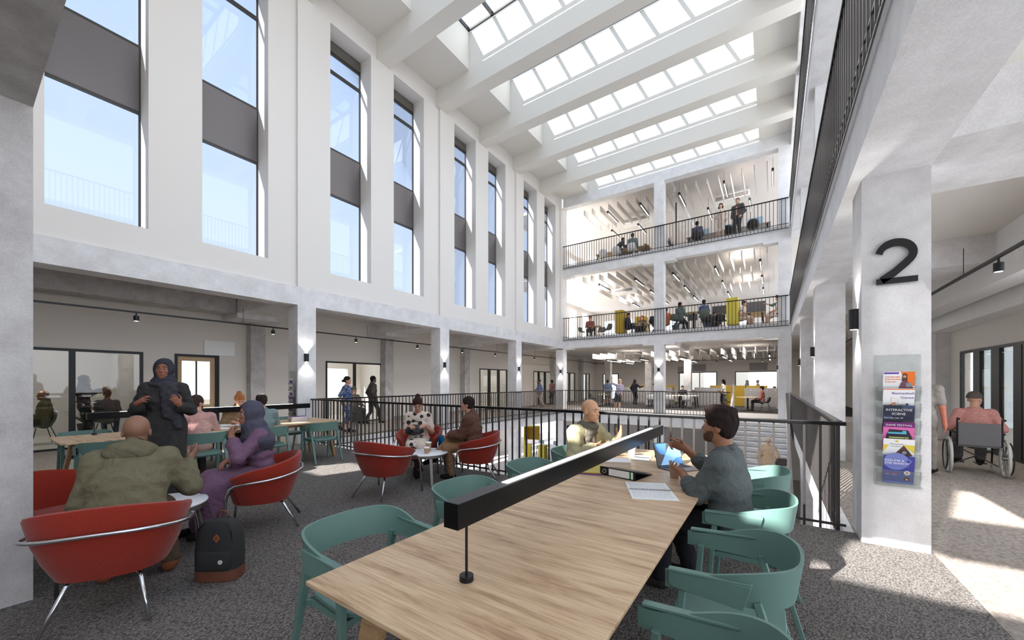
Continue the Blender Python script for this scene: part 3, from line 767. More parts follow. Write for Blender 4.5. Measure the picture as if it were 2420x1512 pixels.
MB().box(.112, .124, -.0042, -.0031, .009, .063).build('green_stripe', mat('label_green', (40, 140, 60), .6), bi)
MB().box(.126, .142, -.0042, -.0031, .009, .063).build('spine_label', PAPER, bi)
MB().tube([(-.118 + .016 * math.cos(a), -.004, .036 + .016 * math.sin(a)) for a in [2 * PI * i / 20 for i in range(20)]], .003, 6, True).build('finger_ring', CHROME, bi, smooth=True)

def notebook(label, x, y, rz, w=.30, h=.21, lined=True):
    t = thing('spiral_notebook', label, 'notebook', (x, y, ZT), rz, 'open spiral notebooks')
    for s in (-1, 1):
        MB().box(-w / 2, w / 2, (.006 if s > 0 else -h), (h if s > 0 else -.006), 0, .006).build('page_block', PAPER, t)
    if lined:
        for s in (-1, 1):
            wr = MB(); rn = random.Random(3 + s)
            for i in range(11):
                yy = s * (.03 + i * .0155); xx = -w / 2 + .02
                while xx < w / 2 - .03:
                    l = rn.uniform(.01, .035); wr.box(xx, min(xx + l, w / 2 - .02), yy, yy + .0016, .006, .0063); xx += l + .006
            wr.build('handwriting', mat('pencil_grey', (150, 150, 150), .8), t)
    sp = MB()
    for i in range(30):
        x0 = -w / 2 + .012 + i * (w - .024) / 29
        sp.tube([(x0, .008 * math.cos(q), .0075 + .0065 * math.sin(q)) for q in [PI * k / 6 for k in range(7)]], .0016, 5)
    sp.build('spiral_wire', BLACK, t)
notebook('open spiral notebook of grey handwriting near the table corner', -.735, 2.84, rad(24), .30, .22)
notebook('open blank notebook beside the far stem of the bar lamp', -1.12, 4.02, rad(8), .17, .14, False)
bk = thing('closed_book', 'thick closed book with white cover under the bar lamp', 'book', (-1.27, 3.62, ZT), rad(25))
MB().box(-.145, .145, -.11, .11, 0, .003).build('cover', PAPER, bk); MB().box(-.140, .138, -.107, .107, .0031, .033).build('page_block', mat('book_pages', (222, 204, 188), .8), bk); MB().box(-.145, .145, -.11, .11, .0331, .036).build('cover', PAPER, bk)
tag(MB().box(-.12, .12, -.16, .16, 0, .004).build('folder', mat('purple_folder', (96, 70, 140), .6), bevel=.001), 'purple folder lowest in the small stack by the binder', 'folder', 'folders by the binder', (-1.34, 3.20, ZT), rad(14))
tag(MB().box(-.12, .12, -.16, .16, 0, .004).build('folder', mat('red_folder', (126, 66, 60), .6), bevel=.001), 'dull red folder in the middle of the small stack', 'folder', 'folders by the binder', (-1.345, 3.21, ZT + .0042), rad(18))
tag(MB().box(-.12, .12, -.16, .16, 0, .005).build('folder', mat('yellow_folder', (190, 170, 74), .6), bevel=.001), 'yellow folder on top of the small stack by the binder', 'folder', 'folders by the binder', (-1.35, 3.23, ZT + .0084), rad(22))

# ---- things on the far study table
for i, (c, lb) in enumerate((((42, 40, 46), 'lowest of the dark folders stacked at the end of the far study table'), ((50, 48, 56), 'second dark folder up in the stack on the far study table'), ((44, 42, 48), 'third dark folder up in the stack on the far study table'), ((92, 60, 130), 'purple folder on top of the dark stack on the far study table'))):
    o = thing('document_folder', lb, 'folder', (-7.95, 3.98, ZT + i * .0245), rad(80 + 2 * i), 'folders stacked on the far study table')
    MB().box(-.155, .155, -.11, .11, 0, .003).build('cover', mat('folder_cover_%d' % i, c, .6), o); MB().box(-.15, .15, -.105, .105, .0031, .021).build('page_block', PAPER, o); MB().box(-.155, .155, -.11, .11, .0211, .024).build('cover', MATS['folder_cover_%d' % i], o)
def papers(label, x, y, rz, n=3):
    t = thing('open_book', label, 'book', (x, y, ZT), rz)
    for s in (-1, 1):
        m = MB(); P = [(s * .002, .004), (s * .05, .018), (s * .12, .016), (s * .2, .008), (s * .2, 0), (s * .002, 0)]
        m.prism(P, .27, Matrix.Rotation(rad(90), 3, 'X'), (0, .135, 0)); m.build('page_block', PAPER, t)
    MB().box(-.205, .205, -.14, .14, -.0002, .0006).build('cover', GREYP, t)
papers('open magazine in front of the ginger-haired woman', -8.22, 2.95, rad(80)); papers('open book lying in front of the man in the pink shirt', -7.72, 2.52, rad(95)); papers('open magazine beyond the book of the man in pink', -7.85, 3.05, rad(85))

# ---- brochure racks, brochures
RX, RY0, RZ0 = .937, 4.9, .575
def rack(label, loc, rz, w=.31, h=1.2):
    t = thing('wall_mounted_brochure_rack', label, 'rack', loc, rz, 'clear brochure racks')
    MB().box(-w / 2, w / 2, -.008, -.002, 0, h).build('back_panel', ACRYL, t)
    MB().box(-w / 2, w / 2, -.055, -.008, 0, .012).build('bottom_tray', ACRYL, t)
    for i in range(6):
        z = .02 + i * .152
        m = MB(); m.add([(-w / 2 + .01, -.012, z), (w / 2 - .01, -.012, z), (w / 2 - .01, -.07, z + .13), (-w / 2 + .01, -.07, z + .13), (-w / 2 + .01, -.016, z), (w / 2 - .01, -.016, z), (w / 2 - .01, -.074, z + .13), (-w / 2 + .01, -.074, z + .13)], [(0, 1, 2, 3), (7, 6, 5, 4), (0, 4, 5, 1), (1, 5, 6, 2), (2, 6, 7, 3), (3, 7, 4, 0)])
        m.box(-w / 2 + .01, w / 2 - .01, -.076, -.070, z + .126, z + .134)
        m.build('pocket', ACRYL, t)
        for s in (-1, 1):
            g = MB(); x = s * (w / 2 - .012); g.add([(x, -.009, z), (x, -.070, z + .13), (x, -.009, z + .13), (x + .003, -.009, z), (x + .003, -.070, z + .13), (x + .003, -.009, z + .13)], [(0, 1, 2), (5, 4, 3), (0, 3, 4, 1), (1, 4, 5, 2), (2, 5, 3, 0)]); g.build('pocket_side', ACRYL, t)
    return t
rack('clear wall rack of brochures on the concrete column numbered 2', (RX, RY0, RZ0), 0)
rack('clear brochure rack seen edge-on on the column by the far study table', (-9.95, 4.87, .6), 0, .30, 1.2)
def brochure(label, loc, rz, i, base, parts=(), texts=(), w=.205, h=.26, group='brochures in the rack on the numbered column'):
    z = .03 + i * .152
    t = thing('brochure', label, 'brochure', (loc[0], loc[1], loc[2]), rz, group)
    off = Vector((0, -.018, z)); R = Matrix.Rotation(rad(12), 3, 'X')
    M = Matrix.Translation(off) @ R.to_4x4()
    def place(o): o.matrix_local = M @ o.matrix_local
    o = MB().box(-w / 2, w / 2, -.003, 0, 0, h).build('sheet', base, t); place(o)
    k = 0
    for poly, m in parts:
        k += 1
        o = MB().prism([(x * w - w / 2, y * h) for x, y in poly], .0004, Matrix.Rotation(rad(90), 3, 'X'), (0, -.0031 - k * .0003, 0)).build('printed_shape', m, t); place(o)
    for s, x, y, sz, m, al, sx in texts:
        o = text('printed_text', s, sz, m, t, (x * w - w / 2, -.0052, y * h), (rad(90), 0, 0), .0002, al, sx); place_txt(o, M)
    return t
def place_txt(o, M):
    o.matrix_local = M @ (Matrix.Translation(o.location) @ o.rotation_euler.to_matrix().to_4x4() @ Matrix.Diagonal((o.scale[0], 1, 1, 1)))
def ink(n, c): return mat('ink_' + n, c, .6)
OR, PU, NA, PK, YL, WT, GY, SKI, BR = ink('orange', (240, 120, 40)), ink('purple', (104, 62, 160)), ink('navy', (40, 44, 66)), ink('pink', (226, 110, 176)), ink('yellow', (226, 206, 80)), ink('white', (240, 240, 240)), ink('grey', (150, 150, 150)), ink('skin', (206, 160, 136)), ink('brown', (92, 62, 52))
IND, LAV, BLU, LIM, DK = ink('indigo', (62, 66, 150)), ink('lavender', (120, 130, 196)), ink('cyan', (90, 190, 214)), ink('lime', (216, 222, 120)), ink('dark', (50, 42, 56))
BL = (RX, RY0 - .0015, RZ0)
rect = lambda a, b, c, d: [(a, b), (c, b), (c, d), (a, d)]
circ = lambda x, y, r, k=.79, n=20: [(x + r * math.cos(2 * PI * i / n), y + r * k * math.sin(2 * PI * i / n)) for i in range(n)]
brochure('topmost white brochure with an orange corner reading Langauge Education Center', BL, 0, 5, PAPER,
  [([(.55, 1), (1, 1), (1, .5), (.78, .5)], OR), (rect(.02, .92, .5, .98), PU), (rect(.02, .36, .32, .41), PU), (circ(.68, .84, .075), SKI), ([(.6, .8), (.62, .92), (.7, .95), (.77, .9), (.78, .66), (.6, .66)], BR), (circ(.685, .83, .055), SKI), ([(.5, .4), (.58, .62), (.68, .68), (.8, .64), (.98, .44), (.9, .36), (.55, .36)], ink('plaid', (120, 74, 96))), (rect(.74, .46, .92, .6), GY)],
  [('Langauge', .06, .80, .022, OR, 'LEFT', 1.25), ('Education', .06, .71, .022, OR, 'LEFT', 1.25), ('Center', .06, .62, .022, OR, 'LEFT', 1.25)])
brochure('white brochure reading Basketball Game in purple letters', BL, 0, 4, PAPER,
  [(rect(0, .955, 1, .985), OR), ([(.25, .7), (.5, .62), (.5, .45), (.27, .5)], ink('rose', (238, 190, 190))), ([(.27, .68), (.48, .61), (.48, .47), (.29, .52)], WT), (circ(.78, .44, .05), PU), ([(.18, .4), (.4, .52), (.42, .48), (.2, .36)], OR)],
  [('Basketball', .99, .80, .027, PU, 'RIGHT', 1.35), ('Game', .99, .65, .027, PU, 'RIGHT', 1.35), ('JR.. Juniors', .55, .42, .013, DK, 'CENTER', 1.2)])
brochure('navy brochure reading INTERACTIVE SCIENE in white capitals', BL, 0, 3, NA,
  [(rect(.0, .5, .3, .62), ink('steelblue', (60, 74, 104))), (rect(.6, .86, 1, 1), ink('steelblue', (60, 74, 104)))],
  [('INTERACTIVE', .5, .80, .030, WT, 'CENTER', .95), ('SCIENE', .5, .66, .030, WT, 'CENTER', .95), ('Saturday, July 30', .04, .53, .017, WT, 'LEFT', 1.1), ('Free Entry', .97, .40, .014, GY, 'RIGHT', 1.1)])
brochure('pink and dark brochure reading GAME FESTIVAL', BL, 0, 2, PK,
  [(rect(0, .82, 1, 1), ink('plum', (110, 40, 110))), ([(.1, .5), (.2, .74), (.8, .72), (.95, .45), (.9, .36), (.12, .36)], DK), (rect(.16, .58, .75, .64), BLU), (rect(.62, .62, .74, .70), BLU), (rect(.2, .42, .7, .47), LIM), (rect(.72, .36, .76, .48), LIM), (rect(.78, .36, .82, .48), LIM)],
  [('GAME FESTIVAL', .5, .865, .0245, WT, 'CENTER', 1.02)])
brochure('white and yellow brochure with a camera reading Photography Workshop', BL, 0, 1, PAPER,
  [([(.0, .78), (.2, .78), (.0, .5)], YL), ([(1, .8), (.6, .8), (1, .5)], YL), ([(.42, .5), (.66, .78), (.96, .42), (.6, .34)], BR), (circ(.69, .52, .13), DK), (circ(.69, .52, .08), GY), (circ(.44, .92, .05), YL)],
  [('Photography', .44, .80, .016, GY, 'CENTER', 1.1), ('Workshop', .44, .72, .016, GY, 'CENTER', 1.1)])
brochure('lowest, blue brochure reading RESUME & JOB SEARCH WORKSHOP', BL, 0, 0, IND,
  [(circ(.42, .8, .40), LAV), (rect(.0, .0, 1, .46), ink('slate', (92, 104, 160))), (circ(.8, .82, .10), LAV), (circ(.8, .82, .06), IND), (circ(.78, .40, .10), WT), (circ(.78, .40, .06), SKI), (circ(.78, .17, .09), BR), (circ(.78, .16, .05), SKI)],
  [('RESUME &', .05, .80, .024, WT, 'LEFT', 1.2), ('JOB SEARCH', .05, .70, .024, WT, 'LEFT', 1.2), ('WORKSHOP', .05, .60, .024, LAV, 'LEFT', 1.2), ('Thursday, June 10', .06, .36, .013, OR, 'LEFT', 1.1), ('1:30pm - 4:30pm', .06, .30, .011, WT, 'LEFT', 1.1)])
for i, (c, lb) in enumerate(((NA, 'lowest'), (YL, 'second lowest'), (PU, 'third from below'), (DK, 'third from the top'), (WT, 'second from the top'), (OR, 'topmost'))):
    brochure('%s brochure in the edge-on rack by the far study table' % lb, (-9.95, 4.8685, .6), 0, i, PAPER if i % 2 else c, [(rect(.1, .5, .9, .8), PU if i % 2 else GY)], (), .2, .24, 'brochures in the rack by the far study table')
# ---- the number on the column
nm = MB(); P = []
def two_path():
    c = []
    for i in range(17):
        a = rad(172 - 205 * i / 16); c.append((.50 + .40 * math.cos(a), .70 + .27 * math.sin(a)))
    c += [(.72, .45), (.45, .25), (.16, .09)]
    return c
C2 = two_path(); half = .105; L = []; Rr = []
for i, (x, y) in enumerate(C2):
    a = C2[max(i - 1, 0)]; b = C2[min(i + 1, len(C2) - 1)]; dx, dy = b[0] - a[0], b[1] - a[1]; l = math.hypot(dx, dy)
    hw = half * (.92 if i > 3 else .85)
    L.append((x - dy / l * hw, y + dx / l * hw * .92)); Rr.append((x + dy / l * hw, y - dx / l * hw * .92))
W2, H2 = .285, .385
rings = [[(-.1435 + W2 * p[0], z, H2 * p[1]) for p, z in ((l, 0), (r, 0), (r, .012), (l, .012))] for l, r in zip(L, Rr)]
nm.loft(rings); nm.box(-.1435 + W2 * .04, -.1435 + W2 * 1.0, 0, .012, 0, H2 * .135)
tag(nm.build('wall_numeral', BLACK), 'large black number 2 on the concrete column', 'sign', None, (.927, 4.872, 2.43))

# ---- wall lamps (half-round up and down lights)
def wall_lamp(label, loc, rz):
    t = thing('wall_lamp', label, 'lamp', loc, rz, 'black wall lamps on the columns')
    m = MB(); P = [(.055 * math.cos(a), -.02 - .05 * math.sin(a)) for a in [PI * i / 12 for i in range(13)]] + [(-.055, -.001), (.055, -.001)]
    m.prism(P, .20, None, (0, 0, -.10)); m.build('housing', DARKP, t, smooth='auto')
    for z in (-.1008, .1004): MB().cyl((0, -.03, z), (0, -.03, z + .0006), .03, n=16).build('lens', TUBE, t)
    for s in (-1, 1):
        l = bpy.data.lights.new('lamp_beam', 'SPOT'); l.energy = 16; l.spot_size = rad(95); l.spot_blend = .7; l.shadow_soft_size = .02; l.color = (1, .97, .93)
        o = bpy.data.objects.new('lamp_beam', l); COL.objects.link(o); o.parent = t; o.location = (0, -.05, s * .115); o.rotation_euler = (0 if s < 0 else PI, 0, 0)
for y, lb in ((5.08, 'black wall lamp on the left column by the far study table'), (10.0, 'black wall lamp on the second left column, beyond the balustrade'), (14.86, 'black wall lamp on the third left column along the gallery')): wall_lamp(lb, (XL, y, 2.15), rad(90))
wall_lamp('black wall lamp on the corner column where left gallery meets far floor', (-9.9, YF + .003, 2.15), 0)
wall_lamp('black wall lamp on the middle column of the far floor', (-4.6, YF + .003, 2.15), 0)
for y, lb in ((5.1, 'large black wall lamp on the side of the numbered column'), (10.0, 'black wall lamp on the first right column beyond the numbered one'), (14.9, 'black wall lamp on the second right column beyond the numbered one')): wall_lamp(lb, (.695, y, 2.15), rad(-90))
wall_lamp('black wall lamp on the far right corner column', (.17, YF + .2, 2.15), rad(-90))

# ---- track lights
def track(label, p0, p1, spots, drop=.42):
    p0 = Vector(p0); p1 = Vector(p1); d = p1 - p0; L = d.length; a = math.atan2(d.y, d.x)
    t = thing('light_track', label, 'light track', p0, a, 'black lighting tracks')
    MB().box(0, L, -.018, .018, 0, .035).build('rail', BLACK, t)
    n = max(2, int(L / 3))
    for i in range(n): x = .3 + i * (L - .6) / (n - 1); MB().cyl((x, 0, .0352), (x, 0, drop), .005, n=6).build('hanger', BLACK, t)
    for q, lb in spots:
        P = p0 + d.normalized() * q
        s = thing('track_spotlight', lb, 'spotlight', (P.x, P.y, P.z), 0, 'black spotlights on the tracks')
        MB().cyl((0, 0, -.06), (0, 0, -.001), .012, n=10).build('stem', BLACK, s)
        MB().cyl((0, 0, -.17), (0, 0, -.0605), .045, n=20).build('barrel', BLACK, s, bevel=.004)
        MB().cyl((0, 0, -.1708), (0, 0, -.1702), .036, n=16).build('lens', TUBE, s)
        l = bpy.data.lights.new('spot_beam', 'SPOT'); l.energy = 60; l.spot_size = rad(140); l.spot_blend = .9; l.shadow_soft_size = .035; l.color = (1, .95, .88)
        o = bpy.data.objects.new('spot_beam', l); COL.objects.link(o); o.parent = s; o.location = (0, 0, -.18)
od = ['first', 'second', 'third', 'fourth', 'fifth', 'sixth', 'seventh', 'eighth']
track('long black lighting track under the left gallery ceiling', (-11.2, .3, 3.0), (-11.2, 30, 3.0), [(q, '%s black spotlight from the near end of the left gallery track' % od[i]) for i, q in enumerate((1.95, 4.65, 7.15, 9.75, 12.3, 14.7, 18.4, 21.6))])
track('black lighting track under the right gallery ceiling', (2.30, 4.5, 3.06), (2.30, 30, 3.06), [(2.8, 'near black spotlight on the right gallery track'), (7.5, 'second black spotlight on the right gallery track'), (12.5, 'third black spotlight on the right gallery track')])
track('thin black lighting track across the ceiling in front of the far wall', (-12.6, 30.5, 3.1), (.3, 30.5, 3.1), [(4.6, 'spotlight on the cross track, before the bare far wall'), (9.3, 'spotlight on the cross track before the narrower lit window'), (12.0, 'spotlight on the cross track above the wider lit window')], .5)
# ================================================================ PEOPLE: distance-field bodies meshed with surface nets
class Field:
    """smooth union of tapered capsules and ellipsoids, with cuts; meshed only near its surface"""
    def __init__(s): s.ops = []
    def cap(s, a, b, ra, rb=None, k=.02, side=None, sc=1.0, op='u'):
        s.ops.append((op, 'cap', (np.array(a, float), np.array(b, float), ra, ra if rb is None else rb, None if side is None else np.array(side, float), sc), k)); return s
    def ell(s, c, r, R=None, k=.02, op='u'):
        if not hasattr(r, '__len__'): r = (r, r, r)
        s.ops.append((op, 'ell', (np.array(c, float), np.array(r, float), np.eye(3) if R is None else np.array(R, float)), k)); return s
    def cut(s, n, p):
        """removes everything on the side n points to, beyond point p"""
        n = np.array(n, float); n /= np.linalg.norm(n); s.ops.append(('c', 'pl', (n, float(n @ np.array(p, float))), 0)); return s
    def fold(s, amp, vecs, phase=0):
        s.ops.append(('n', 'n', (amp, [np.array(v, float) for v in vecs], phase), 0)); return s
    @staticmethod
    def prim(kind, a, P):
        if kind == 'cap':
            A, B, ra, rb, side, sc = a; ba = B - A; pa = P - A
            if side is not None:
                pa = pa - (pa @ side)[:, None] * side * (1 - 1 / sc); ba = ba - (ba @ side) * side * (1 - 1 / sc)
            t = np.clip(pa @ ba / max(ba @ ba, 1e-9), 0, 1)
            return np.linalg.norm(pa - t[:, None] * ba, axis=1) - (ra + (rb - ra) * t)
        if kind == 'ell':
            c, r, R = a; q = (P - c) @ R.T; k0 = np.linalg.norm(q / r, axis=1); k1 = np.linalg.norm(q / r ** 2, axis=1)
            return k0 * (k0 - 1) / np.maximum(k1, 1e-9)
        n, d = a; return P @ n - d
    def value(s, P, near=None):
        d = np.full(len(P), 9.0)
        for i, (op, kind, a, k) in enumerate(s.ops):
            if near is not None and not near[i]: continue
            if op == 'n':
                f = np.zeros(len(P))
                for j, v in enumerate(a[1]): f += np.sin(P @ v + a[2] + j * 1.7)
                d = d + a[0] * f / len(a[1]); continue
            e = s.prim(kind, a, P)
            if op == 'u':
                if k > 0:
                    h = np.maximum(k - np.abs(d - e), 0) / k; d = np.minimum(d, e) - h * h * k * .25
                else: d = np.minimum(d, e)
            elif op == 's':
                e = -e; h = np.maximum(k - np.abs(d - e), 0) / max(k, 1e-6); d = np.maximum(d, e) + h * h * k * .25
            else: d = np.maximum(d, e)
        return d
    def mesh(s, h):
        lo = np.full(3, 1e9); hi = -lo
        for op, kind, a, k in s.ops:
            if op != 'u': continue
            if kind == 'cap':
                r = max(a[2], a[3]) * (max(1, a[5]))
                lo = np.minimum(lo, np.minimum(a[0], a[1]) - r); hi = np.maximum(hi, np.maximum(a[0], a[1]) + r)
            else: r = a[1].max(); lo = np.minimum(lo, a[0] - r); hi = np.maximum(hi, a[0] + r)
        B = 12; lo -= 3 * h; hi += 3 * h; nb = np.ceil((hi - lo) / (h * B)).astype(int); N = nb * B
        bi = np.stack(np.meshgrid(*[np.arange(n) for n in nb], indexing='ij'), -1).reshape(-1, 3)
        cen = lo + (bi * B + (B - 1) / 2) * h
        dist = np.stack([np.zeros(len(cen)) if o[0] in 'nc' else s.prim(o[1], o[2], cen) for o in s.ops], 1)
        dc = s.value(cen); G = np.empty(N, np.float32); diag = h * B * .87
        V = G.reshape(nb[0], B, nb[1], B, nb[2], B); V[:] = dc.reshape(nb)[:, None, :, None, :, None]
        loc = np.stack(np.meshgrid(*[np.arange(B)] * 3, indexing='ij'), -1).reshape(-1, 3) * h
        for q in np.nonzero(np.abs(dc) < diag * 1.6 + .03)[0]:
            near = [(o[0] in 'nc') or dist[q, i] < max(dc[q], 0) * 1.0 + 2.0 * diag + .03 for i, o in enumerate(s.ops)]
            i, j, k = bi[q]
            V[i, :, j, :, k, :] = s.value(lo + bi[q] * B * h + loc, near).reshape(B, B, B)
        S = G < 0
        c = np.zeros(N - 1, np.uint8)
        for dx in (0, 1):
            for dy in (0, 1):
                for dz in (0, 1): c += S[dx:N[0] - 1 + dx, dy:N[1] - 1 + dy, dz:N[2] - 1 + dz]
        I = np.argwhere((c > 0) & (c < 8)); idx = np.full(N - 1, -1, np.int64); idx[tuple(I.T)] = np.arange(len(I))
        acc = np.zeros((len(I), 3)); cnt = np.zeros(len(I))
        for ax in range(3):
            o1, o2 = [q for q in range(3) if q != ax]
            for u in (0, 1):
                for v in (0, 1):
                    p = I.copy(); p[:, o1] += u; p[:, o2] += v; p2 = p.copy(); p2[:, ax] += 1
                    a = G[tuple(p.T)]; b = G[tuple(p2.T)]; m = (a < 0) != (b < 0)
                    t = np.where(m, a / np.where(m, a - b, 1), 0); pos = p.astype(float); pos[:, ax] += t
                    acc[m] += pos[m]; cnt[m] += 1
        verts = lo + acc / cnt[:, None] * h
        F = []
        for ax in range(3):
            o1, o2 = [q for q in range(3) if q != ax]
            sl = [slice(1, -1)] * 3; a = [slice(1, N[q] - 1) for q in range(3)]; b = list(a); b[ax] = slice(2, N[ax])
            E = np.argwhere(S[tuple(a)] != S[tuple(b)]) + 1
            if not len(E): continue
            s0 = S[tuple(E.T)]
            q = []
            for u, v in ((0, 0), (-1, 0), (-1, -1), (0, -1)):
                p = E.copy(); p[:, o1] += u; p[:, o2] += v; q.append(idx[tuple(np.minimum(p, N - 2).T)])
            q = np.stack(q, 1); flip = s0 if ax != 1 else ~s0
            q[~flip] = q[~flip][:, ::-1]; F.append(q)
        F = np.concatenate(F); F = F[(F >= 0).all(1)]
        return verts, F
    def build(s, name, m, parent, h):
        v, f = s.mesh(h); me = bpy.data.meshes.new(name)
        me.vertices.add(len(v)); me.vertices.foreach_set('co', v.astype(np.float32).ravel())
        me.loops.add(f.size); me.loops.foreach_set('vertex_index', f.astype(np.int32).ravel())
        me.polygons.add(len(f)); me.polygons.foreach_set('loop_start', np.arange(0, f.size, 4, dtype=np.int32)); me.polygons.foreach_set('loop_total', np.full(len(f), 4, np.int32))
        me.update(calc_edges=True); me.polygons.foreach_set('use_smooth', np.ones(len(f), bool)); me.materials.append(m)
        o = bpy.data.objects.new(name, me); COL.objects.link(o); o.parent = parent; return o

V3 = lambda *a: np.array(a if len(a) > 1 else a[0], float)
def nrm(v): v = V3(v); return v / max(np.linalg.norm(v), 1e-9)
def axr(axis, a):
    return np.array(Matrix.Rotation(a, 3, Vector(axis)))
def ik(a, c, l1, l2, pole):
    """middle joint of a two-bone chain from a towards c, bent towards pole; returns (mid, end)"""
    a, c = V3(a), V3(c); d = c - a; L = np.linalg.norm(d); L2 = min(L, (l1 + l2) * .995); u = d / L; e = a + u * L2
    x = (l1 * l1 - l2 * l2 + L2 * L2) / (2 * L2); hh = math.sqrt(max(l1 * l1 - x * x, 0)); p = V3(pole); p = p - u * (p @ u); p = nrm(p)
    return a + u * x + p * hh, e

SKINS = {}
def skin(c):
    k = tuple(c)
    if k not in SKINS: SKINS[k] = mat('skin_%d' % len(SKINS), c, .5, spec=.35, var=.05, vscale=40)
    return SKINS[k]
HAIRS = {}
def cloth(c, pat=None):
    if isinstance(c, bpy.types.Material): return c
    k = tuple(c)
    if k not in HAIRS: HAIRS[k] = m_cloth('cloth_%d' % len(HAIRS), c)
    return HAIRS[k]

def m_cloth(name, c):
    t = NT(name); c = lin(c); v = t.coord()
    f = t.noise(v, 22, 5); t.color(t.ramp(f, [(.3, tuple(q * .92 for q in c[:3]) + (1,)), (.7, tuple(q * 1.07 for q in c[:3]) + (1,))]))
    n = t.add('ShaderNodeTexNoise'); n.inputs['Scale'].default_value = 7; n.inputs['Detail'].default_value = 3; n.inputs['Distortion'].default_value = 1.6; t.link(v, n.inputs['Vector'])
    t.bump(n.outputs['Fac'], .45, .05); t.b.inputs['Roughness'].default_value = .9; t.b.inputs['Specular IOR Level'].default_value = .15
    MATS[name] = t.m; return t.m

def hand(F, w, f, pn, right, h, s=1.0, curl=(.25, .3, .35, .4), thumb=.5, spread=.08, r0=.0085):
    """palm from wrist w along f; pn = the way the palm faces; five separate fingers"""
    f = nrm(f); pn = V3(pn); pn = nrm(pn - f * (pn @ f)); ac = np.cross(f, pn) * (1 if right else -1)   # towards the thumb
    R = np.stack([f, ac, pn]); r = max(r0, .62 * h) * s
    F.ell(w + f * .048 * s, (.055 * s, .041 * s, max(.0155, .9 * h) * s), R, .012)
    F.cap(w - f * .01, w + f * .03 * s, .026 * s, .027 * s, .015, ac, 1.15)
    for i, (o, ln) in enumerate(((.030, .072), (.010, .080), (-.010, .074), (-.029, .058))):
        p = w + f * (.088 - .006 * abs(i - 1)) * s + ac * o * s; c = curl[i]; d = nrm(f + ac * (o * spread / .03)); q = 0.0
        for j, (kl, rr) in enumerate(((.46, 1.0), (.30, .92), (.24, .82))):
            q += c * (.8 if j == 0 else 1.0); e = p + (d * math.cos(q) + pn * math.sin(q)) * ln * kl * s
            F.cap(p, e, r * rr, r * rr * .92, .006); p = e
    p = w + f * .022 * s + ac * .030 * s; d = nrm(f * .62 + ac * .78 + pn * .25)
    e = p + d * .042 * s; F.cap(p, e, r * 1.35, r * 1.15, .012); d2 = nrm(f * (.85 + .2 * thumb) + ac * (.45 - .5 * thumb) + pn * (.2 + .5 * thumb)); e2 = e + d2 * .030 * s
    F.cap(e, e2, r * 1.1, r * .95, .006); F.cap(e2, e2 + d2 * .020 * s, r * .95, r * .8, .005)

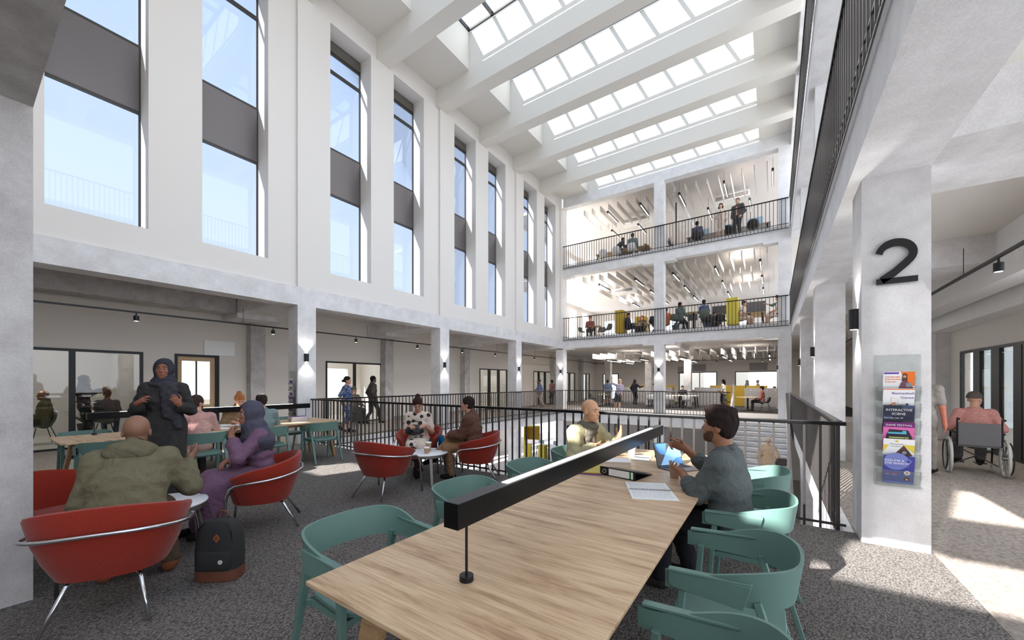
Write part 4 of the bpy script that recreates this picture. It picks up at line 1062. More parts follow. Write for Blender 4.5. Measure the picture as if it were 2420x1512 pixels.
def person(label, loc, rz, pose='stand', group=None, h=.012, sex='m', tone=(150, 110, 88), ht=1.0, face=True, cat='person',
           hair=('short', (40, 32, 28)), top=None, bottom=None, shoes=(34, 30, 28), look=(0, 0), lean=0, twist=0, side=0, seat=.45,
           la=None, ra=None, ll=None, rl=None, lh=None, rh=None, lel=None, rel=None, hip=None, build=1.0, extras=()):
    """faces local +Y; +X is the person's right side. la/ra: wrist targets; ll/rl: ankle targets; lh/rh: (finger dir, palm normal, curls)"""
    T = thing('person', label, cat, loc, rz, group); S = ht
    sit = pose.startswith('sit')
    P = V3(0, 0, (seat + .095) if sit else .93 * S) if hip is None else V3(hip)
    R = axr((0, 0, 1), twist) @ axr((0, 1, 0), side) @ axr((1, 0, 0), -lean)
    up, fw, rt = R @ V3(0, 0, 1), R @ V3(0, 1, 0), R @ V3(1, 0, 0)
    sw = (.175 if sex == 'm' else .152) * S; neck = P + up * .495 * S - fw * .005
    sh = {1: P + up * .435 * S + rt * sw, -1: P + up * .435 * S - rt * sw}
    hp = {1: P + V3(.085, 0, -.02), -1: P + V3(-.085, 0, -.02)}
    Hd = axr((0, 0, 1), look[0] + twist) @ axr((1, 0, 0), look[1]); hz, hy, hx = Hd @ V3(0, 0, 1), Hd @ V3(0, 1, 0), Hd @ V3(1, 0, 0)
    hc = neck + up * .085 * S + nrm(up + hz) * .075 * S + fw * .02 + hy * .012
    H = lambda x, y, z: hc + (hx * x + hy * y + hz * z) * S
    HR = np.stack([hx, hy, hz])
    # limbs
    if pose == 'walk': rl = rl or (.08, .26, .10); ll = ll or (-.08, -.24, .14)
    if sit: rl = rl or (.11, .44, .09); ll = ll or (-.11, .44, .09)
    rl = rl or (.10, .01, .09); ll = ll or (-.10, .01, .09)
    kn, an = {}, {}
    for q, t in ((1, rl), (-1, ll)): kn[q], an[q] = ik(hp[q], t, .425 * S, .415 * S, (q * .12, 1, .35 if sit else 0))
    wr, el = {}, {}
    dr, dl = (.24, .04, P[2] - .02), (-.24, .04, P[2] - .02)
    if sit: dr, dl = (.16, .30, seat + .19), (-.16, .30, seat + .19)
    for q, t, d, e in ((1, ra, dr, rel), (-1, la, dl, lel)):
        el[q], wr[q] = ik(sh[q], d if t is None else t, .285 * S, .255 * S, e if e is not None else rt * q * .38 - fw * .5 - up * .7)
    b = build
    # ---- body: one continuous surface
    F = Field()
    def torso(F, i, k=.05):
        F.cap(P - up * .03, P + up * .08, .098 * b + i, .095 * b + i, k, rt, 1.5)
        F.cap(P + up * .08, P + up * .26 * S, .092 * b + i, (.108 if sex == 'm' else .098) * b + i, k, rt, 1.38 if sex == 'm' else 1.28)
        F.cap(P + up * .26 * S, P + up * .38 * S, (.108 if sex == 'm' else .098) * b + i, .09 * b + i, k, rt, 1.45)
        F.cap(sh[-1] - up * .01, sh[1] - up * .01, .056 * b + i, None, k)
        F.cap(P + up * .40 * S, neck + up * .01, .085 * b + i, .052 + i * .6, .06, rt, 1.15)
        if sex == 'f':
            for q in (-1, 1): F.ell(P + up * .29 * S + rt * q * .068 + fw * .082, .058 + i * .7, None, .04)
    torso(F, 0)
    F.cap(neck - up * .02, hc - hz * .05 * S - hy * .012, .056 * (1 if sex == 'm' else .86), .051 * (1 if sex == 'm' else .88), .03)
    fw_ = 1.0 if sex == 'm' else .94
    F.ell(H(0, -.012, .036), (.075 * S, .094 * S, .088 * S), HR, .02)
    F.ell(H(0, .030, -.022), (.062 * S * fw_, .060 * S, .078 * S), HR, .03)
    F.ell(H(0, .040, -.070), (.047 * S * fw_, .045 * S, .040 * S), HR, .03)
    F.ell(H(0, .072, -.092), (.020 * S, .016 * S, .017 * S), HR, .02)
    for q in (-1, 1):
        F.ell(H(q * .034, .064, -.020), (.022 * S, .018 * S, .018 * S), HR, .02)
        F.ell(H(q * .074, -.012, -.008), (.010 * S, .021 * S, .032 * S), HR, .008)
        F.cap(H(q * .014, .080, .030), H(q * .048, .068, .028), .0085 * S, .006 * S, .012)
    if face:
        for q in (-1, 1): F.ell(H(q * .031, .096, .008), (.016 * S, .0125 * S, .0075 * S), HR, .009, 's')
    F.cap(H(0, .082, .012), H(0, .100, -.024), .0085 * S, .012 * S, .010)
    for q in (-1, 1): F.ell(H(q * .011, .091, -.027), .008 * S, None, .006)
    if face and h < .009:
        F.cap(H(-.018, .088, -.0545), H(.018, .088, -.0545), .0085 * S, None, .008); F.cap(H(-.014, .087, -.0655), H(.014, .087, -.0655), .0095 * S, None, .008)
        F.cap(H(-.022, .096, -.060), H(.022, .096, -.060), .0028 * S, None, .004, op='s')
    for q in (-1, 1):
        F.cap(sh[q], el[q], .050 * b, .040 * b, .04); F.cap(el[q], wr[q], .041 * b, .027, .015)
        F.cap(hp[q], kn[q], .086 * b, .058 * b, .04); F.cap(kn[q], kn[q] + (an[q] - kn[q]) * .35, .056 * b, .058 * b, .02); F.cap(kn[q] + (an[q] - kn[q]) * .35, an[q], .056 * b, .036, .02)
        sp = (rh if q > 0 else lh)
        fa = nrm(wr[q] - el[q])
        fd, pn, cu = sp if sp else (fa, (-q * .9, -.1, -.2) if not sit else (0, -.1, -1), (.3, .35, .4, .45))
        hand(F, wr[q], fd, pn, q > 0, h, S * .98, cu)
    foot = {}
    for q in (-1, 1):
        fd = nrm(V3(q * .18, 1, 0)); sd = V3(fd[1], -fd[0], 0); a = an[q]
        shin = nrm(a - kn[q]); tilt = 0.0
        if a[2] > .12: fd = nrm(V3(q * .1, .85, -.35) + V3(0, shin[1] * .3, 0))
        foot[q] = (a, fd)
        F.cap(a - V3(0, 0, .03), a + fd * .13 * S - V3(0, 0, .055), .034, .026, .03)
    F.build('body', skin(tone), T, h)
    SK = skin(tone)
    # ---- face
    if face:
        R3 = Matrix(HR.T.tolist()); hcol = hair[1] if hair[0] not in ('hijab', 'bald', 'beanie') else (38, 28, 24)
        for q in (-1, 1):
            e = MB().ell(H(q * .031, .0735, .007), .0130 * S, None, 14, 8).build('eye', mat('eye_white', (164, 154, 146), .4), T, smooth=True)
            MB().ell(H(q * .031, .0828, .0065), (.0080 * S, .0052 * S, .0078 * S), R3, 10, 6).build('iris', mat('iris', (36, 24, 18), .3), e, smooth=True)
            MB().tube([H(q * .014, .0915, .0315), H(q * .030, .0895, .0355), H(q * .050, .0765, .029)], [.0032, .0036, .0022], 6).build('eyebrow', cloth([int(v * .8) for v in hcol]), T, smooth=True)
        lp = MB(); lc = tuple(int(v) for v in (tone[0] * .86, tone[1] * .66, tone[2] * .66))
        lp.tube([H(-.021, .0875, -.0595), H(-.010, .0945, -.0555), H(0, .0960, -.0570), H(.010, .0945, -.0555), H(.021, .0875, -.0595)], [.002, .0042, .0040, .0042, .002], 6)
        lp.tube([H(-.019, .0870, -.0615), H(0, .0948, -.0655), H(.019, .0870, -.0615)], [.002, .0050, .002], 6)
        lp.build('lips', mat('lips_%d_%d' % (lc[0], lc[1]), lc, .5), T, smooth=True)
    # ---- hair
    kind, hcl = hair[0], hair[1]; hh = min(h, .009)
    if kind != 'bald':
        G = Field(); HM = cloth(hcl)
        if kind in ('short', 'bun', 'long', 'quiff', 'cap', 'beanie'):
            i = .008 if kind in ('short', 'bun') else .012
            G.ell(H(0, -.016, .042), (.077 * S + i, .096 * S + i, .090 * S + i), HR, .01)
            if kind in ('short', 'quiff'): G.ell(H(0, -.050, -.02), (.066 * S, .055 * S, .065 * S), HR, .03)
            if kind == 'quiff': G.ell(H(.0, .045, .115), (.062 * S, .052 * S, .032 * S), HR, .03); G.ell(H(0, -.03, .118), (.07 * S, .075 * S, .026 * S), HR, .03)
            if kind == 'long':
                G.ell(H(0, -.045, -.03), (.082 * S, .06 * S, .10 * S), HR, .03); G.cap(H(0, -.06, -.02), H(0, -.085, -.25), .075 * S, .055 * S, .04, hx, 1.35)
            if kind == 'bun': G.ell(H(0, -.055, -.01), (.064 * S, .055 * S, .06 * S), HR, .03)
            if kind in ('beanie', 'cap'): pass
            G.ell(H(0, .105, -.055), (.088 * S, .085 * S, .118 * S), HR, .012, 's')
            if kind in ('short', 'quiff', 'bun'):
                for q in (-1, 1): G.ell(H(q * .10, .03, -.03), (.035 * S, .055 * S, .05 * S), HR, .01, 's')
            G.cut(-hz, H(0, 0, {'long': -.4, 'beanie': .012, 'cap': .02}.get(kind, -.075)))
            if kind == 'bun': G.ell(H(0, -.075, .125) if len(hair) < 3 else H(0, -.135, -.01), .044 * S, None, .012)
            if kind == 'cap': G.ell(H(0, .09, .045), (.062 * S, .055 * S, .010 * S), HR, .006)
            G.fold(.0038 if kind == 'quiff' else .0022 if kind not in ('beanie', 'cap') else .0, [hx * 190 + hz * 60, hx * 120 - hy * 90])
        elif kind == 'hijab':
            G.ell(H(0, -.022, .036), (.096 * S, .110 * S, .108 * S), HR, .02); G.cap(H(0, -.02, -.02), H(0, -.01, -.10), .098 * S, .082 * S, .03)
            G.ell(neck + up * .02 + fw * .015, (.135, .115, .075), R.T, .04)
            if len(hair) > 2:
                G.cap(P + up * .38 * S - fw * .01, neck + up * .02, .150, .09, .05, rt, 1.5); G.cap(sh[-1] - up * .03, sh[1] - up * .03, .088, None, .05)
                G.ell(P + up * .33 * S + fw * .055, (.17, .10, .16), R.T, .05); G.ell(P + up * .33 * S - fw * .055, (.17, .085, .14), R.T, .05)
            G.ell(H(0, .125, -.008), (.068 * S, .098 * S, .100 * S), HR, .010, 's')
            G.fold(.006, [rt * 22 + up * 52, fw * 34 + up * 46])
        G.build('headscarf' if kind == 'hijab' else ('hat' if kind in ('beanie', 'cap') else 'hair'), HM, T, hh)
    # ---- clothes
    def legs(F, i, to=1.0, k=.03, flare=0):
        F.cap(P - up * .01, P + V3(0, 0, -.06), .104 * b + i, .098 * b + i, .05, V3(1, 0, 0), 1.42)
        for q in (-1, 1):
            F.cap(hp[q], kn[q], .090 * b + i, .064 * b + i, .05)
            e = kn[q] + (an[q] - kn[q]) * to
            if to > 0: F.cap(kn[q], e, .062 * b + i, .046 + i + flare, .03)
    def sleeves(F, i, upto, k=.03):
        """upto: 0..1 upper arm, 1..2 forearm"""
        for q in (-1, 1):
            u = min(upto, 1.0); F.cap(sh[q], sh[q] + (el[q] - sh[q]) * u, .056 * b + i, (.050 if u == 1 else .054) * b + i, k)
            if upto > 1: F.cap(el[q], el[q] + (wr[q] - el[q]) * (upto - 1), .049 * b + i, .036 + i, .02)
    if bottom:
        knd, col = bottom[0], bottom[1]; G = Field()
        if knd == 'trousers': legs(G, .012, .97, flare=.006); G.fold(.0030, [V3(18, 60, 52), V3(-40, 20, 66)])
        elif knd == 'jeans': legs(G, .006, .98); G.fold(.0025, [V3(18, 60, 62), V3(-40, 20, 76)])
        elif knd == 'shorts': legs(G, .014, 0)
        elif knd == 'skirt':
            legs(G, .016, .35)
            m = (kn[1] + kn[-1]) / 2; G.cap(P, m, .105 + .01, .10, .06, V3(1, 0, 0), 1.5); G.cap(m, m + ((an[1] + an[-1]) / 2 - m) * .4, .10, .105, .05, V3(1, 0, 0), 1.4)
            G.fold(.004, [V3(60, 30, 8), V3(40, -50, 0)])
        elif knd == 'gown':
            m = (kn[1] + kn[-1]) / 2; e = (an[1] + an[-1]) / 2
            legs(G, .03, .9, flare=.02); G.cap(P, m, .125, .12, .07, V3(1, 0, 0), 1.35); G.cap(m, V3(e[0], e[1] - .02, .05), .12, .125, .07, V3(1, 0, 0), 1.35)
            if not sit: G.cap(P + up * .1, V3(0, 0, .10), .135, .165, .08, V3(1, 0, 0), 1.3)
            G.cut((0, 0, -1), (0, 0, .045)); G.fold(.007, [V3(46, 30, 6), V3(26, -40, 10)])
        elif knd == 'dress':
            legs(G, .016, 0); m = (kn[1] + kn[-1]) / 2; G.cap(P, P + (m - P) * .72, .118, .105, .05, V3(1, 0, 0), 1.45)
            G.fold(.003, [V3(40, 30, 50), V3(-30, 60, 20)])
        G.build({'jeans': 'trousers', 'dress': 'dress_skirt'}.get(knd, knd), cloth(col), T, h)
    if top:
        knd, col, upto = top[0], top[1], top[2]; G = Field()
        i = {'shirt': .014, 'tee': .012, 'jacket': .028, 'coat': .034, 'abaya': .020, 'dress': .014}[knd]
        torso(G, i, .05); sleeves(G, i * .75, upto, .04)
        if knd in ('jacket', 'coat', 'shirt', 'tee'): G.cap(P - up * (.05 if not sit else .02), P + up * .06, .106 * b + i, .098 * b + i, .05, rt, 1.45)
        if knd == 'coat': legs(G, .03, 0)
        if knd == 'abaya':
            for q in (-1, 1): w0 = el[q] + (wr[q] - el[q]) * .75; G.cap(el[q] * .3 + w0 * .7 - up * .01, w0 - up * .03, .050, .062, .05)
        if knd in ('jacket', 'coat', 'abaya') and not (len(top) > 3 and 'nocollar' in top[3]):
            G.cap(neck - up * .03 - fw * .02, neck + up * .035 - fw * .025, .080, .070, .02)
            G.cap(neck - up * .0 + fw * .01, neck + up * .2 + fw * .02, .056, .062, .01, op='s')
        if len(top) > 3 and 'open' in top[3]:
            for z in (.05, .2, .35): G.ell(P + up * z + fw * .15, (.045 if z > .1 else .07, .075, .16), R.T, .012, 's')
        G.cap(neck - up * .03 + fw * .012, neck + up * .2, .058, .085, .01, op='s') if knd in ('tee', 'dress', 'shirt') else None
        am = .0035 if knd in ('shirt', 'tee', 'dress') else .006
        G.fold(am, [rt * 30 + up * 58 + fw * 20, -rt * 44 + up * 40 + fw * 30, up * 75 - rt * 16])
        G.build({'tee': 'tshirt', 'abaya': 'gown_top', 'dress': 'dress_top'}.get(knd, knd), cloth(col), T, h)
        if knd == 'shirt' and h < .01:
            C = Field()
            for q in (-1, 1): C.cap(neck + rt * q * .045 - fw * .02 + up * .015, neck + rt * q * .03 + fw * .062 - up * .03, .022, .014, .02)
            C.cap(neck - rt * .045 - fw * .05 + up * .02, neck + rt * .045 - fw * .05 + up * .02, .022, None, .02)
            C.build('collar', cloth(col), T, h)
    # ---- shoes
    if shoes:
        for q in (-1, 1):
            G = Field(); a, fd = foot[q]; z = a[2] - .055
            G.cap(a + V3(0, 0, .012), a - V3(0, 0, .035), .046, .046, .01); G.cap(a - V3(0, 0, .045) - fd * .02, a + fd * .155 * S + V3(0, 0, -.052 + (fd[2] < 0) * -.0), .046, .036, .03)
            if a[2] <= .12: G.cut((0, 0, -1), (0, 0, max(a[2] - .09, 0)))
            G.build('shoe', cloth(shoes), T, max(h * .8, .006))
    if h < .009 and False: pass
    T['_x'] = 0; del T['_x']
    def W(p): return p
    return T, dict(P=P, R=R, up=up, fw=fw, rt=rt, neck=neck, hc=hc, H=H, HR=HR, sh=sh, el=el, wr=wr, kn=kn, an=an, S=S)

def beard(T, J, col, h=.006):
    G = Field(); H, S, R = J['H'], J['S'], J['HR']
    G.ell(H(0, .030, -.022), (.0648 * S, .0628 * S, .0808 * S), R, .02); G.ell(H(0, .040, -.070), (.0498 * S, .0478 * S, .0428 * S), R, .03); G.ell(H(0, .072, -.092), (.0225 * S, .0185 * S, .0195 * S), R, .02)
    G.cut(R[2], H(0, 0, -.030)); G.cut(-R[1], H(0, .004, 0)); G.ell(H(0, .112, -.0595), (.027 * S, .03 * S, .0085 * S), R, .004, 's')
    for q in (-1, 1): G.ell(H(q * .036, .088, -.022), (.030 * S, .034 * S, .030 * S), R, .01, 's')
    G.build('beard', cloth(col), T, h)
# ================================================================ THE PEOPLE NEAR US
def F2(dx, dy): return math.atan2(-dx, dy)
N = .0078
# --- woman in the black robe
T, J = person('person standing in a long black robe and dark headscarf, both hands raised', (-6.42, 1.55, 0), F2(.90, -.43), h=N, sex='f', tone=(146, 92, 72), hair=('hijab', (58, 58, 66)), top=('abaya', (60, 58, 57), 1.78), bottom=('gown', (60, 58, 57)), shoes=(34, 32, 32),
  look=(rad(-2), rad(2)), ra=(.19, .26, 1.27), la=(-.19, .25, 1.25), rel=(.38, -.4, -.9), lel=(-.38, -.4, -.9), rh=((-.55, .45, .45), (-.3, -.6, -.6), (.25, .35, .5, .6)), lh=((.35, .45, .75), (.5, -.8, 0), (.7, .8, .9, .9)), ht=1.06, build=1.08)
S = Field(); S.ell(J['neck'] + J['fw'] * .02 - J['up'] * .01, (.155, .125, .055), None, .03); S.cap(J['neck'] + V3(-.04, .125, -.03), J['P'] + V3(-.07, .165, .12), .05, .042, .04, V3(1, 0, 0), 1.35); S.cap(J['neck'] + V3(-.09, .11, -.03), J['P'] + V3(-.16, .15, -.02), .045, .035, .04, V3(1, 0, 0), 1.3); S.fold(.0045, [V3(40, 10, 90), V3(-60, 20, 60)])
S.build('scarf', cloth((66, 64, 70)), T, N)
# --- seated woman in purple
T, J = person('person seated in a purple gown and slate blue headscarf, chin resting on one hand', (-4.60, 1.93, 0), F2(-.18, -.98), 'sit', h=N, sex='f', tone=(156, 108, 88), hair=('hijab', (80, 78, 92), 'long'), top=('abaya', (118, 88, 110), 1.72, 'nocollar'), bottom=('gown', (118, 88, 110)), shoes=(30, 26, 26),
  seat=.43, lean=rad(8), la=(-.06, .29, .965), ra=(-.02, .30, .72), lel=(-.45, .5, -.9), lh=((.35, -.05, .9), (.3, -.9, 0), (.9, 1.0, 1.1, 1.1)), rh=((-.5, .7, -.2), (0, -.2, -1), (.5, .6, .7, .8)), ll=(-.08, .46, .09), rl=(.06, .52, .09), look=(0, rad(-2)), ht=1.02)
# --- bald man in the olive jacket
T, J = person('person with shaved head in an olive hooded jacket, seated with back to us, hand raised', (-3.80, .70, 0), F2(-.93, .30), 'sit', h=N, tone=(142, 104, 82), hair=('bald', (40, 34, 30)), top=('jacket', (112, 106, 84), 1.86), bottom=('trousers', (92, 76, 62)), shoes=(132, 78, 56),
  seat=.44, lean=rad(26), twist=rad(-6), ra=(.33, .42, .86), rel=(.35, -.4, -.9), rh=((.55, .35, .75), (-.55, .55, .5), (.2, .5, .6, .7)), la=(-.13, .40, .70), lel=(-.3, -.4, -.9), rl=(.22, .36, .09), ll=(-.16, .40, .09), look=(rad(10), rad(-6)), build=1.16, ht=1.03)
G = Field(); n = J['neck']; u, f, r = J['up'], J['fw'], J['rt']
G.ell(n - f * .085 - u * .02, (.15, .075, .085), J['R'].T, .04); G.cap(n - f * .04 + r * .11 - u * .02, n + f * .07 + r * .09 - u * .09, .045, .03, .04); G.cap(n - f * .04 - r * .11 - u * .02, n + f * .07 - r * .09 - u * .09, .045, .03, .04)
G.fold(.006, [r * 34 + u * 70, f * 60 + u * 30 - r * 20]); G.build('hood', cloth((106, 100, 80)), T, N)
G = Field(); G.cap(n - u * .02 - f * .01, n + u * .045, .078, .070, .02); G.fold(.004, [u * 150, r * 40 + u * 60]); G.build('snood', cloth((66, 58, 50)), T, N)
# --- three people at the far study table
PINK = m_floral('pink_print', [(192, 138, 132), (200, 154, 146), (184, 126, 120), (206, 166, 158)], 150)
M2 = .0095
T, J = person('person in a pink patterned shirt at the far study table, seen from behind', (-7.46, 2.2, 0), F2(-1, .08), 'sit', h=M2, tone=(196, 150, 126), hair=('short', (66, 52, 44)), top=('shirt', PINK, 1.9), bottom=('jeans', (60, 58, 58)), shoes=(64, 44, 36), seat=.45, lean=rad(8), look=(rad(-58), rad(-6)), la=(-.2, .36, .78), ra=(.2, .36, .78), rl=(.12, .30, .09), ll=(-.12, .42, .09))
beard(T, J, (96, 74, 62), .007)
T, J = person('person with ginger hair and a tan jacket reading at the far study table', (-8.60, 3.14, 0), F2(1, -.05), 'sit', h=M2, sex='f', tone=(204, 150, 122), hair=('bun', (164, 104, 64)), top=('jacket', (150, 122, 92), 1.85, 'open'), bottom=('trousers', (120, 96, 74)), seat=.45, lean=rad(12), look=(0, rad(-24)), la=(-.16, .36, .79), ra=(.16, .36, .79), lh=((.4, .8, -.1), (0, 0, -1), (.3, .3, .4, .4)), rh=((-.4, .8, -.1), (0, 0, -1), (.3, .3, .4, .4)))
T, J = person('person with greying crown and pale teal shirt at the far study table', (-7.46, 3.14, 0), F2(-1, .05), 'sit', h=M2, tone=(188, 146, 122), hair=('short', (56, 46, 42)), top=('shirt', (126, 142, 140), 1.88), bottom=('jeans', (150, 150, 144)), seat=.45, lean=rad(6), look=(rad(4), rad(-8)), la=(-.2, .36, .79), ra=(.2, .36, .79))
G = Field(); H = J['H']; G.ell(H(0, -.022, .052), (.080, .094, .092), J['HR'], .01); G.cut(-J['HR'][2], H(0, 0, .10)); G.build('greying_crown', cloth((206, 192, 182)), T, .007)
# --- polka dot woman and brown suit man
DOTS = m_dots('polka_dot_cloth', (214, 196, 182), (30, 28, 30), 8.5, .30)
TIGHT = (74, 54, 48)
T, J = person('person in a white dress with black polka dots, looking down into a black handbag', (-5.09, 4.60, 0), F2(.62, -.78), 'sit', h=N, sex='f', tone=(190, 142, 118), hair=('bun', (56, 40, 34)), top=('dress', DOTS, .72), bottom=('dress', DOTS), shoes=(28, 26, 28), seat=.43, lean=rad(8), look=(rad(8), rad(-34)),
  la=(-.14, .28, .80), ra=(.10, .30, .80), lh=((.7, .6, -.1), (.3, -.3, -.8), (.5, .6, .6, .7)), rh=((-.5, .7, 0), (-.3, -.2, -.9), (.5, .6, .6, .7)), rl=(-.10, .56, .16), ll=(-.02, .40, .09), ht=.98)
G = Field()
for q in (1, -1):
    G.cap(J['P'] + V3(q * .085, 0, -.02), J['kn'][q], .089, .062, .03); G.cap(J['kn'][q], J['kn'][q] * .65 + J['an'][q] * .35, .060, .061, .02); G.cap(J['kn'][q] * .65 + J['an'][q] * .35, J['an'][q], .060, .040, .02); G.cap(J['an'][q], J['an'][q] + V3(0, .05, -.04), .040, .034, .02)
G.build('tights', cloth(TIGHT), T, N)
bag = thing('handbag', 'black leather handbag held open on the lap of the polka dot woman', 'bag', (-4.91, 4.34, .665), F2(.62, -.78))
G = Field(); G.ell((0, 0, .06), (.155, .065, .075), None, .02); G.ell((0, 0, .11), (.11, .05, .05), None, .03); G.fold(.005, [V3(70, 30, 60), V3(-40, 60, 90)]); G.build('body', mat('black_leather', (28, 27, 28), .4, bump=.2, bscale=60), bag, .008)
MB().tube([(-.10, 0, .13), (-.07, -.01, .20), (0, -.015, .225), (.07, -.01, .20), (.10, 0, .13)], .008, 8).build('strap', MATS['black_leather'], bag, smooth=True)
MB().ell((.02, -.066, .09), .010).build('tassel_clasp', STEEL, bag)
T, J = person('person in a brown suit jacket seated cross-legged in a red armchair, smiling sideways', (-3.90, 4.70, 0), F2(-.88, -.40), 'sit', h=N, tone=(184, 134, 108), hair=('short', (44, 36, 32)), top=('jacket', (96, 68, 58), 1.86), bottom=('trousers', (138, 106, 78)), shoes=(34, 30, 30), seat=.43, lean=rad(10),
  la=(-.06, .42, .70), ra=(.03, .44, .70), lh=((.7, .6, -.3), (.5, -.3, -.8), (.6, .7, .8, .9)), rh=((-.7, .6, -.3), (-.5, -.3, -.8), (.6, .7, .8, .9)), ll=(-.08, .36, .09), rl=(-.10, .66, .34), look=(0, rad(4)))
C = Field(); n, u, f, r = J['neck'], J['up'], J['fw'], J['rt']; C.cap(n - u * .01 - f * .03, n + u * .055 - f * .02, .064, .058, .01); C.cap(n - u * .03 + f * .05, n - u * .12 + f * .10, .035, .03, .03); C.build('shirt_collar', cloth((226, 214, 206)), T, N)
for q in (1, -1): C = Field(); C.cap(J['wr'][q] - nrm(J['wr'][q] - J['el'][q]) * .035, J['wr'][q] - nrm(J['wr'][q] - J['el'][q]) * .005, .040, .038, .01); C.build('shirt_cuff', cloth((226, 214, 206)), T, N)
# --- the two men at the near table
T, J = person('person with shaved head, beige jacket and grey scarf, gesturing at the near table', (-1.80, 4.02, 0), F2(1, -.30), 'sit', h=N, tone=(204, 156, 122), hair=('bald', (70, 56, 46)), top=('jacket', (176, 168, 134), 1.82, 'nocollar open'), bottom=('trousers', (92, 88, 78)), seat=.45, lean=rad(10),
  la=(-.14, .40, .92), ra=(.14, .32, .86), lel=(-.7, -.4, -.7), rel=(.7, -.4, -.7), lh=((.1, .5, .85), (.8, -.4, .2), (.15, .2, .25, .3)), rh=((-.35, .9, .2), (-.2, -.1, .95), (.2, .25, .3, .35)), look=(rad(6), rad(-6)), ht=1.03)
C = Field(); n, u, f, r = J['neck'], J['up'], J['fw'], J['rt']
C.cap(n - r * .07 - u * .01, n + r * .07 - u * .01, .062, None, .03); C.ell(n + f * .03 + u * .005, (.118, .112, .050), J['R'].T, .03); C.ell(n + f * .055 - u * .055, (.105, .085, .05), J['R'].T, .03); C.cap(n + f * .10 + r * .07 - u * .08, J['P'] + u * .12 + f * .16 + r * .075, .042, .036, .03, r, 1.3); C.cap(n + u * .02, n + u * .2, .050, .06, .01, op='s')
C.fold(.004, [u * 110 + r * 30, u * 70 - f * 50 + r * 20]); C.build('scarf', cloth((104, 98, 88)), T, N)
C = Field(); 
C.cap(J['P'] + u * .05, J['P'] + u * .36, .105, .112, .05, r, 1.35); C.cap(J['P'] + u * .3, n, .10, .06, .05, r, 1.3); C.build('undershirt', cloth((216, 198, 190)), T, N)
T, J = person('person with dark swept hair and beard in a charcoal shirt, talking beside the laptop', (-.24, 3.06, 0), F2(-1, .10), 'sit', h=.0068, tone=(150, 104, 78), hair=('quiff', (44, 34, 32)), top=('shirt', (92, 98, 98), 1.42), bottom=('trousers', (44, 44, 48)), shoes=(60, 54, 50), seat=.45, lean=rad(5), build=1.12, ht=1.02,
  ra=(.26, .38, .99), rel=(.6, -.3, -.9), rh=((-.25, .85, .35), (-.75, -.3, -.4), (.1, .75, .9, 1.0)), la=(.03, .34, .845), lel=(-.7, -.4, -.8), lh=((.66, .70, .02), (.35, -.35, .85), (.45, .5, .55, .6)), look=(rad(-2), rad(3)), rl=(.14, .30, .09), ll=(-.12, .44, .09))
beard(T, J, (88, 64, 52))
for q in (1, -1):
    C = Field(); d = nrm(J['wr'][q] - J['el'][q]); C.cap(J['el'][q] + d * .085, J['el'][q] + d * .125, .061, .058, .01)
    C.fold(.002, [V3(160, 60, 90)]); C.build('rolled_cuff', cloth((92, 98, 98)), T, .0068)
# ================================================================ FAR FLOORS, GALLERIES, STAIR
PTUBE = mat('pendant_tube', (255, 253, 248), .5, emit=5)
def make_pendant(label):
    t = thing('pendant_light', label, 'lamp', (0, 0, 0), 0, 'linear pendants over the far floors')
    m = MB().box(-.045, .045, 0, 1.7, .012, .10); m.build('housing', BLACK, t)
    MB().box(-.018, .018, .16, 1.66, .004, .0115).build('diffuser', PTUBE, t)
    for y in (.12, 1.55): MB().cyl((0, y, .10), (0, y, .62), .005, n=6).build('cord', BLACK, t)
    return t
pend = make_pendant('x'); pend['label'] = 'short black pendant nearest the middle column under the carpet-level ceiling'; pend.location = (-3.95, 21.2, 2.78)
nth = ['first', 'second', 'third', 'fourth', 'fifth', 'sixth', 'seventh', 'eighth']
def pends(xs, y, z, fl, row):
    for i, x in enumerate(xs):
        dup(pend, (x, y, z), 0, '%s linear pendant from the right in the %s row over the %s far floor' % (nth[i], row, fl))
pends((-.15, -2.05, -6.0, -7.9), 21.2, 2.78, 'carpet-level', 'front'); pends((-.15, -2.05, -3.95, -6.0, -7.9), 24.6, 2.78, 'carpet-level', 'second')
pends((-.49, -2.3, -4.2, -6.1, -8.1), 20.6, 7.0, 'middle', 'front'); pends((-.49, -2.3, -4.2, -6.1, -8.1), 23.7, 7.0, 'middle', 'second'); pends((-.49, -2.3, -4.2, -6.1, -8.1), 26.8, 7.0, 'middle', 'third')
pends((-.02, -1.9, -3.85, -5.75, -7.5), 20.3, 10.82, 'top', 'front'); pends((-1.0, -2.9, -6.6, -8.2), 22.9, 10.82, 'top', 'second')
BAF = mat('baffle_felt', (206, 200, 194), .9)
baf = tag(MB().box(-.02, .02, 0, 2.6, 0, .28).build('ceiling_baffle', BAF), 'hanging acoustic baffle over the carpet-level far floor', 'baffle', 'acoustic baffles, carpet-level floor', (.25, 21.3, 2.93))
def baffles(y, z, fl, x0=.25, n=20, first=0):
    for i in range(first, n):
        o = baf.copy(); COL.objects.link(o); o.location = (x0 - .475 * i, y, z)
        o['label'] = 'pale acoustic baffle hanging %s' % fl; o['group'] = 'acoustic baffles hanging %s' % fl
baf['label'] = 'pale acoustic baffle hanging in the front row over the carpet-level far floor'; baf['group'] = 'acoustic baffles hanging in the front row over the carpet-level far floor'
baffles(21.3, 2.93, 'in the front row over the carpet-level far floor', first=1); baffles(24.4, 2.93, 'in the second row over the carpet-level far floor', .02)
baffles(19.95, 7.15, 'in the front row over the middle far floor'); baffles(22.9, 7.15, 'in the second row over the middle far floor', .02); baffles(25.9, 7.15, 'in the third row over the middle far floor')
baffles(20.1, 10.9, 'over the top far floor')
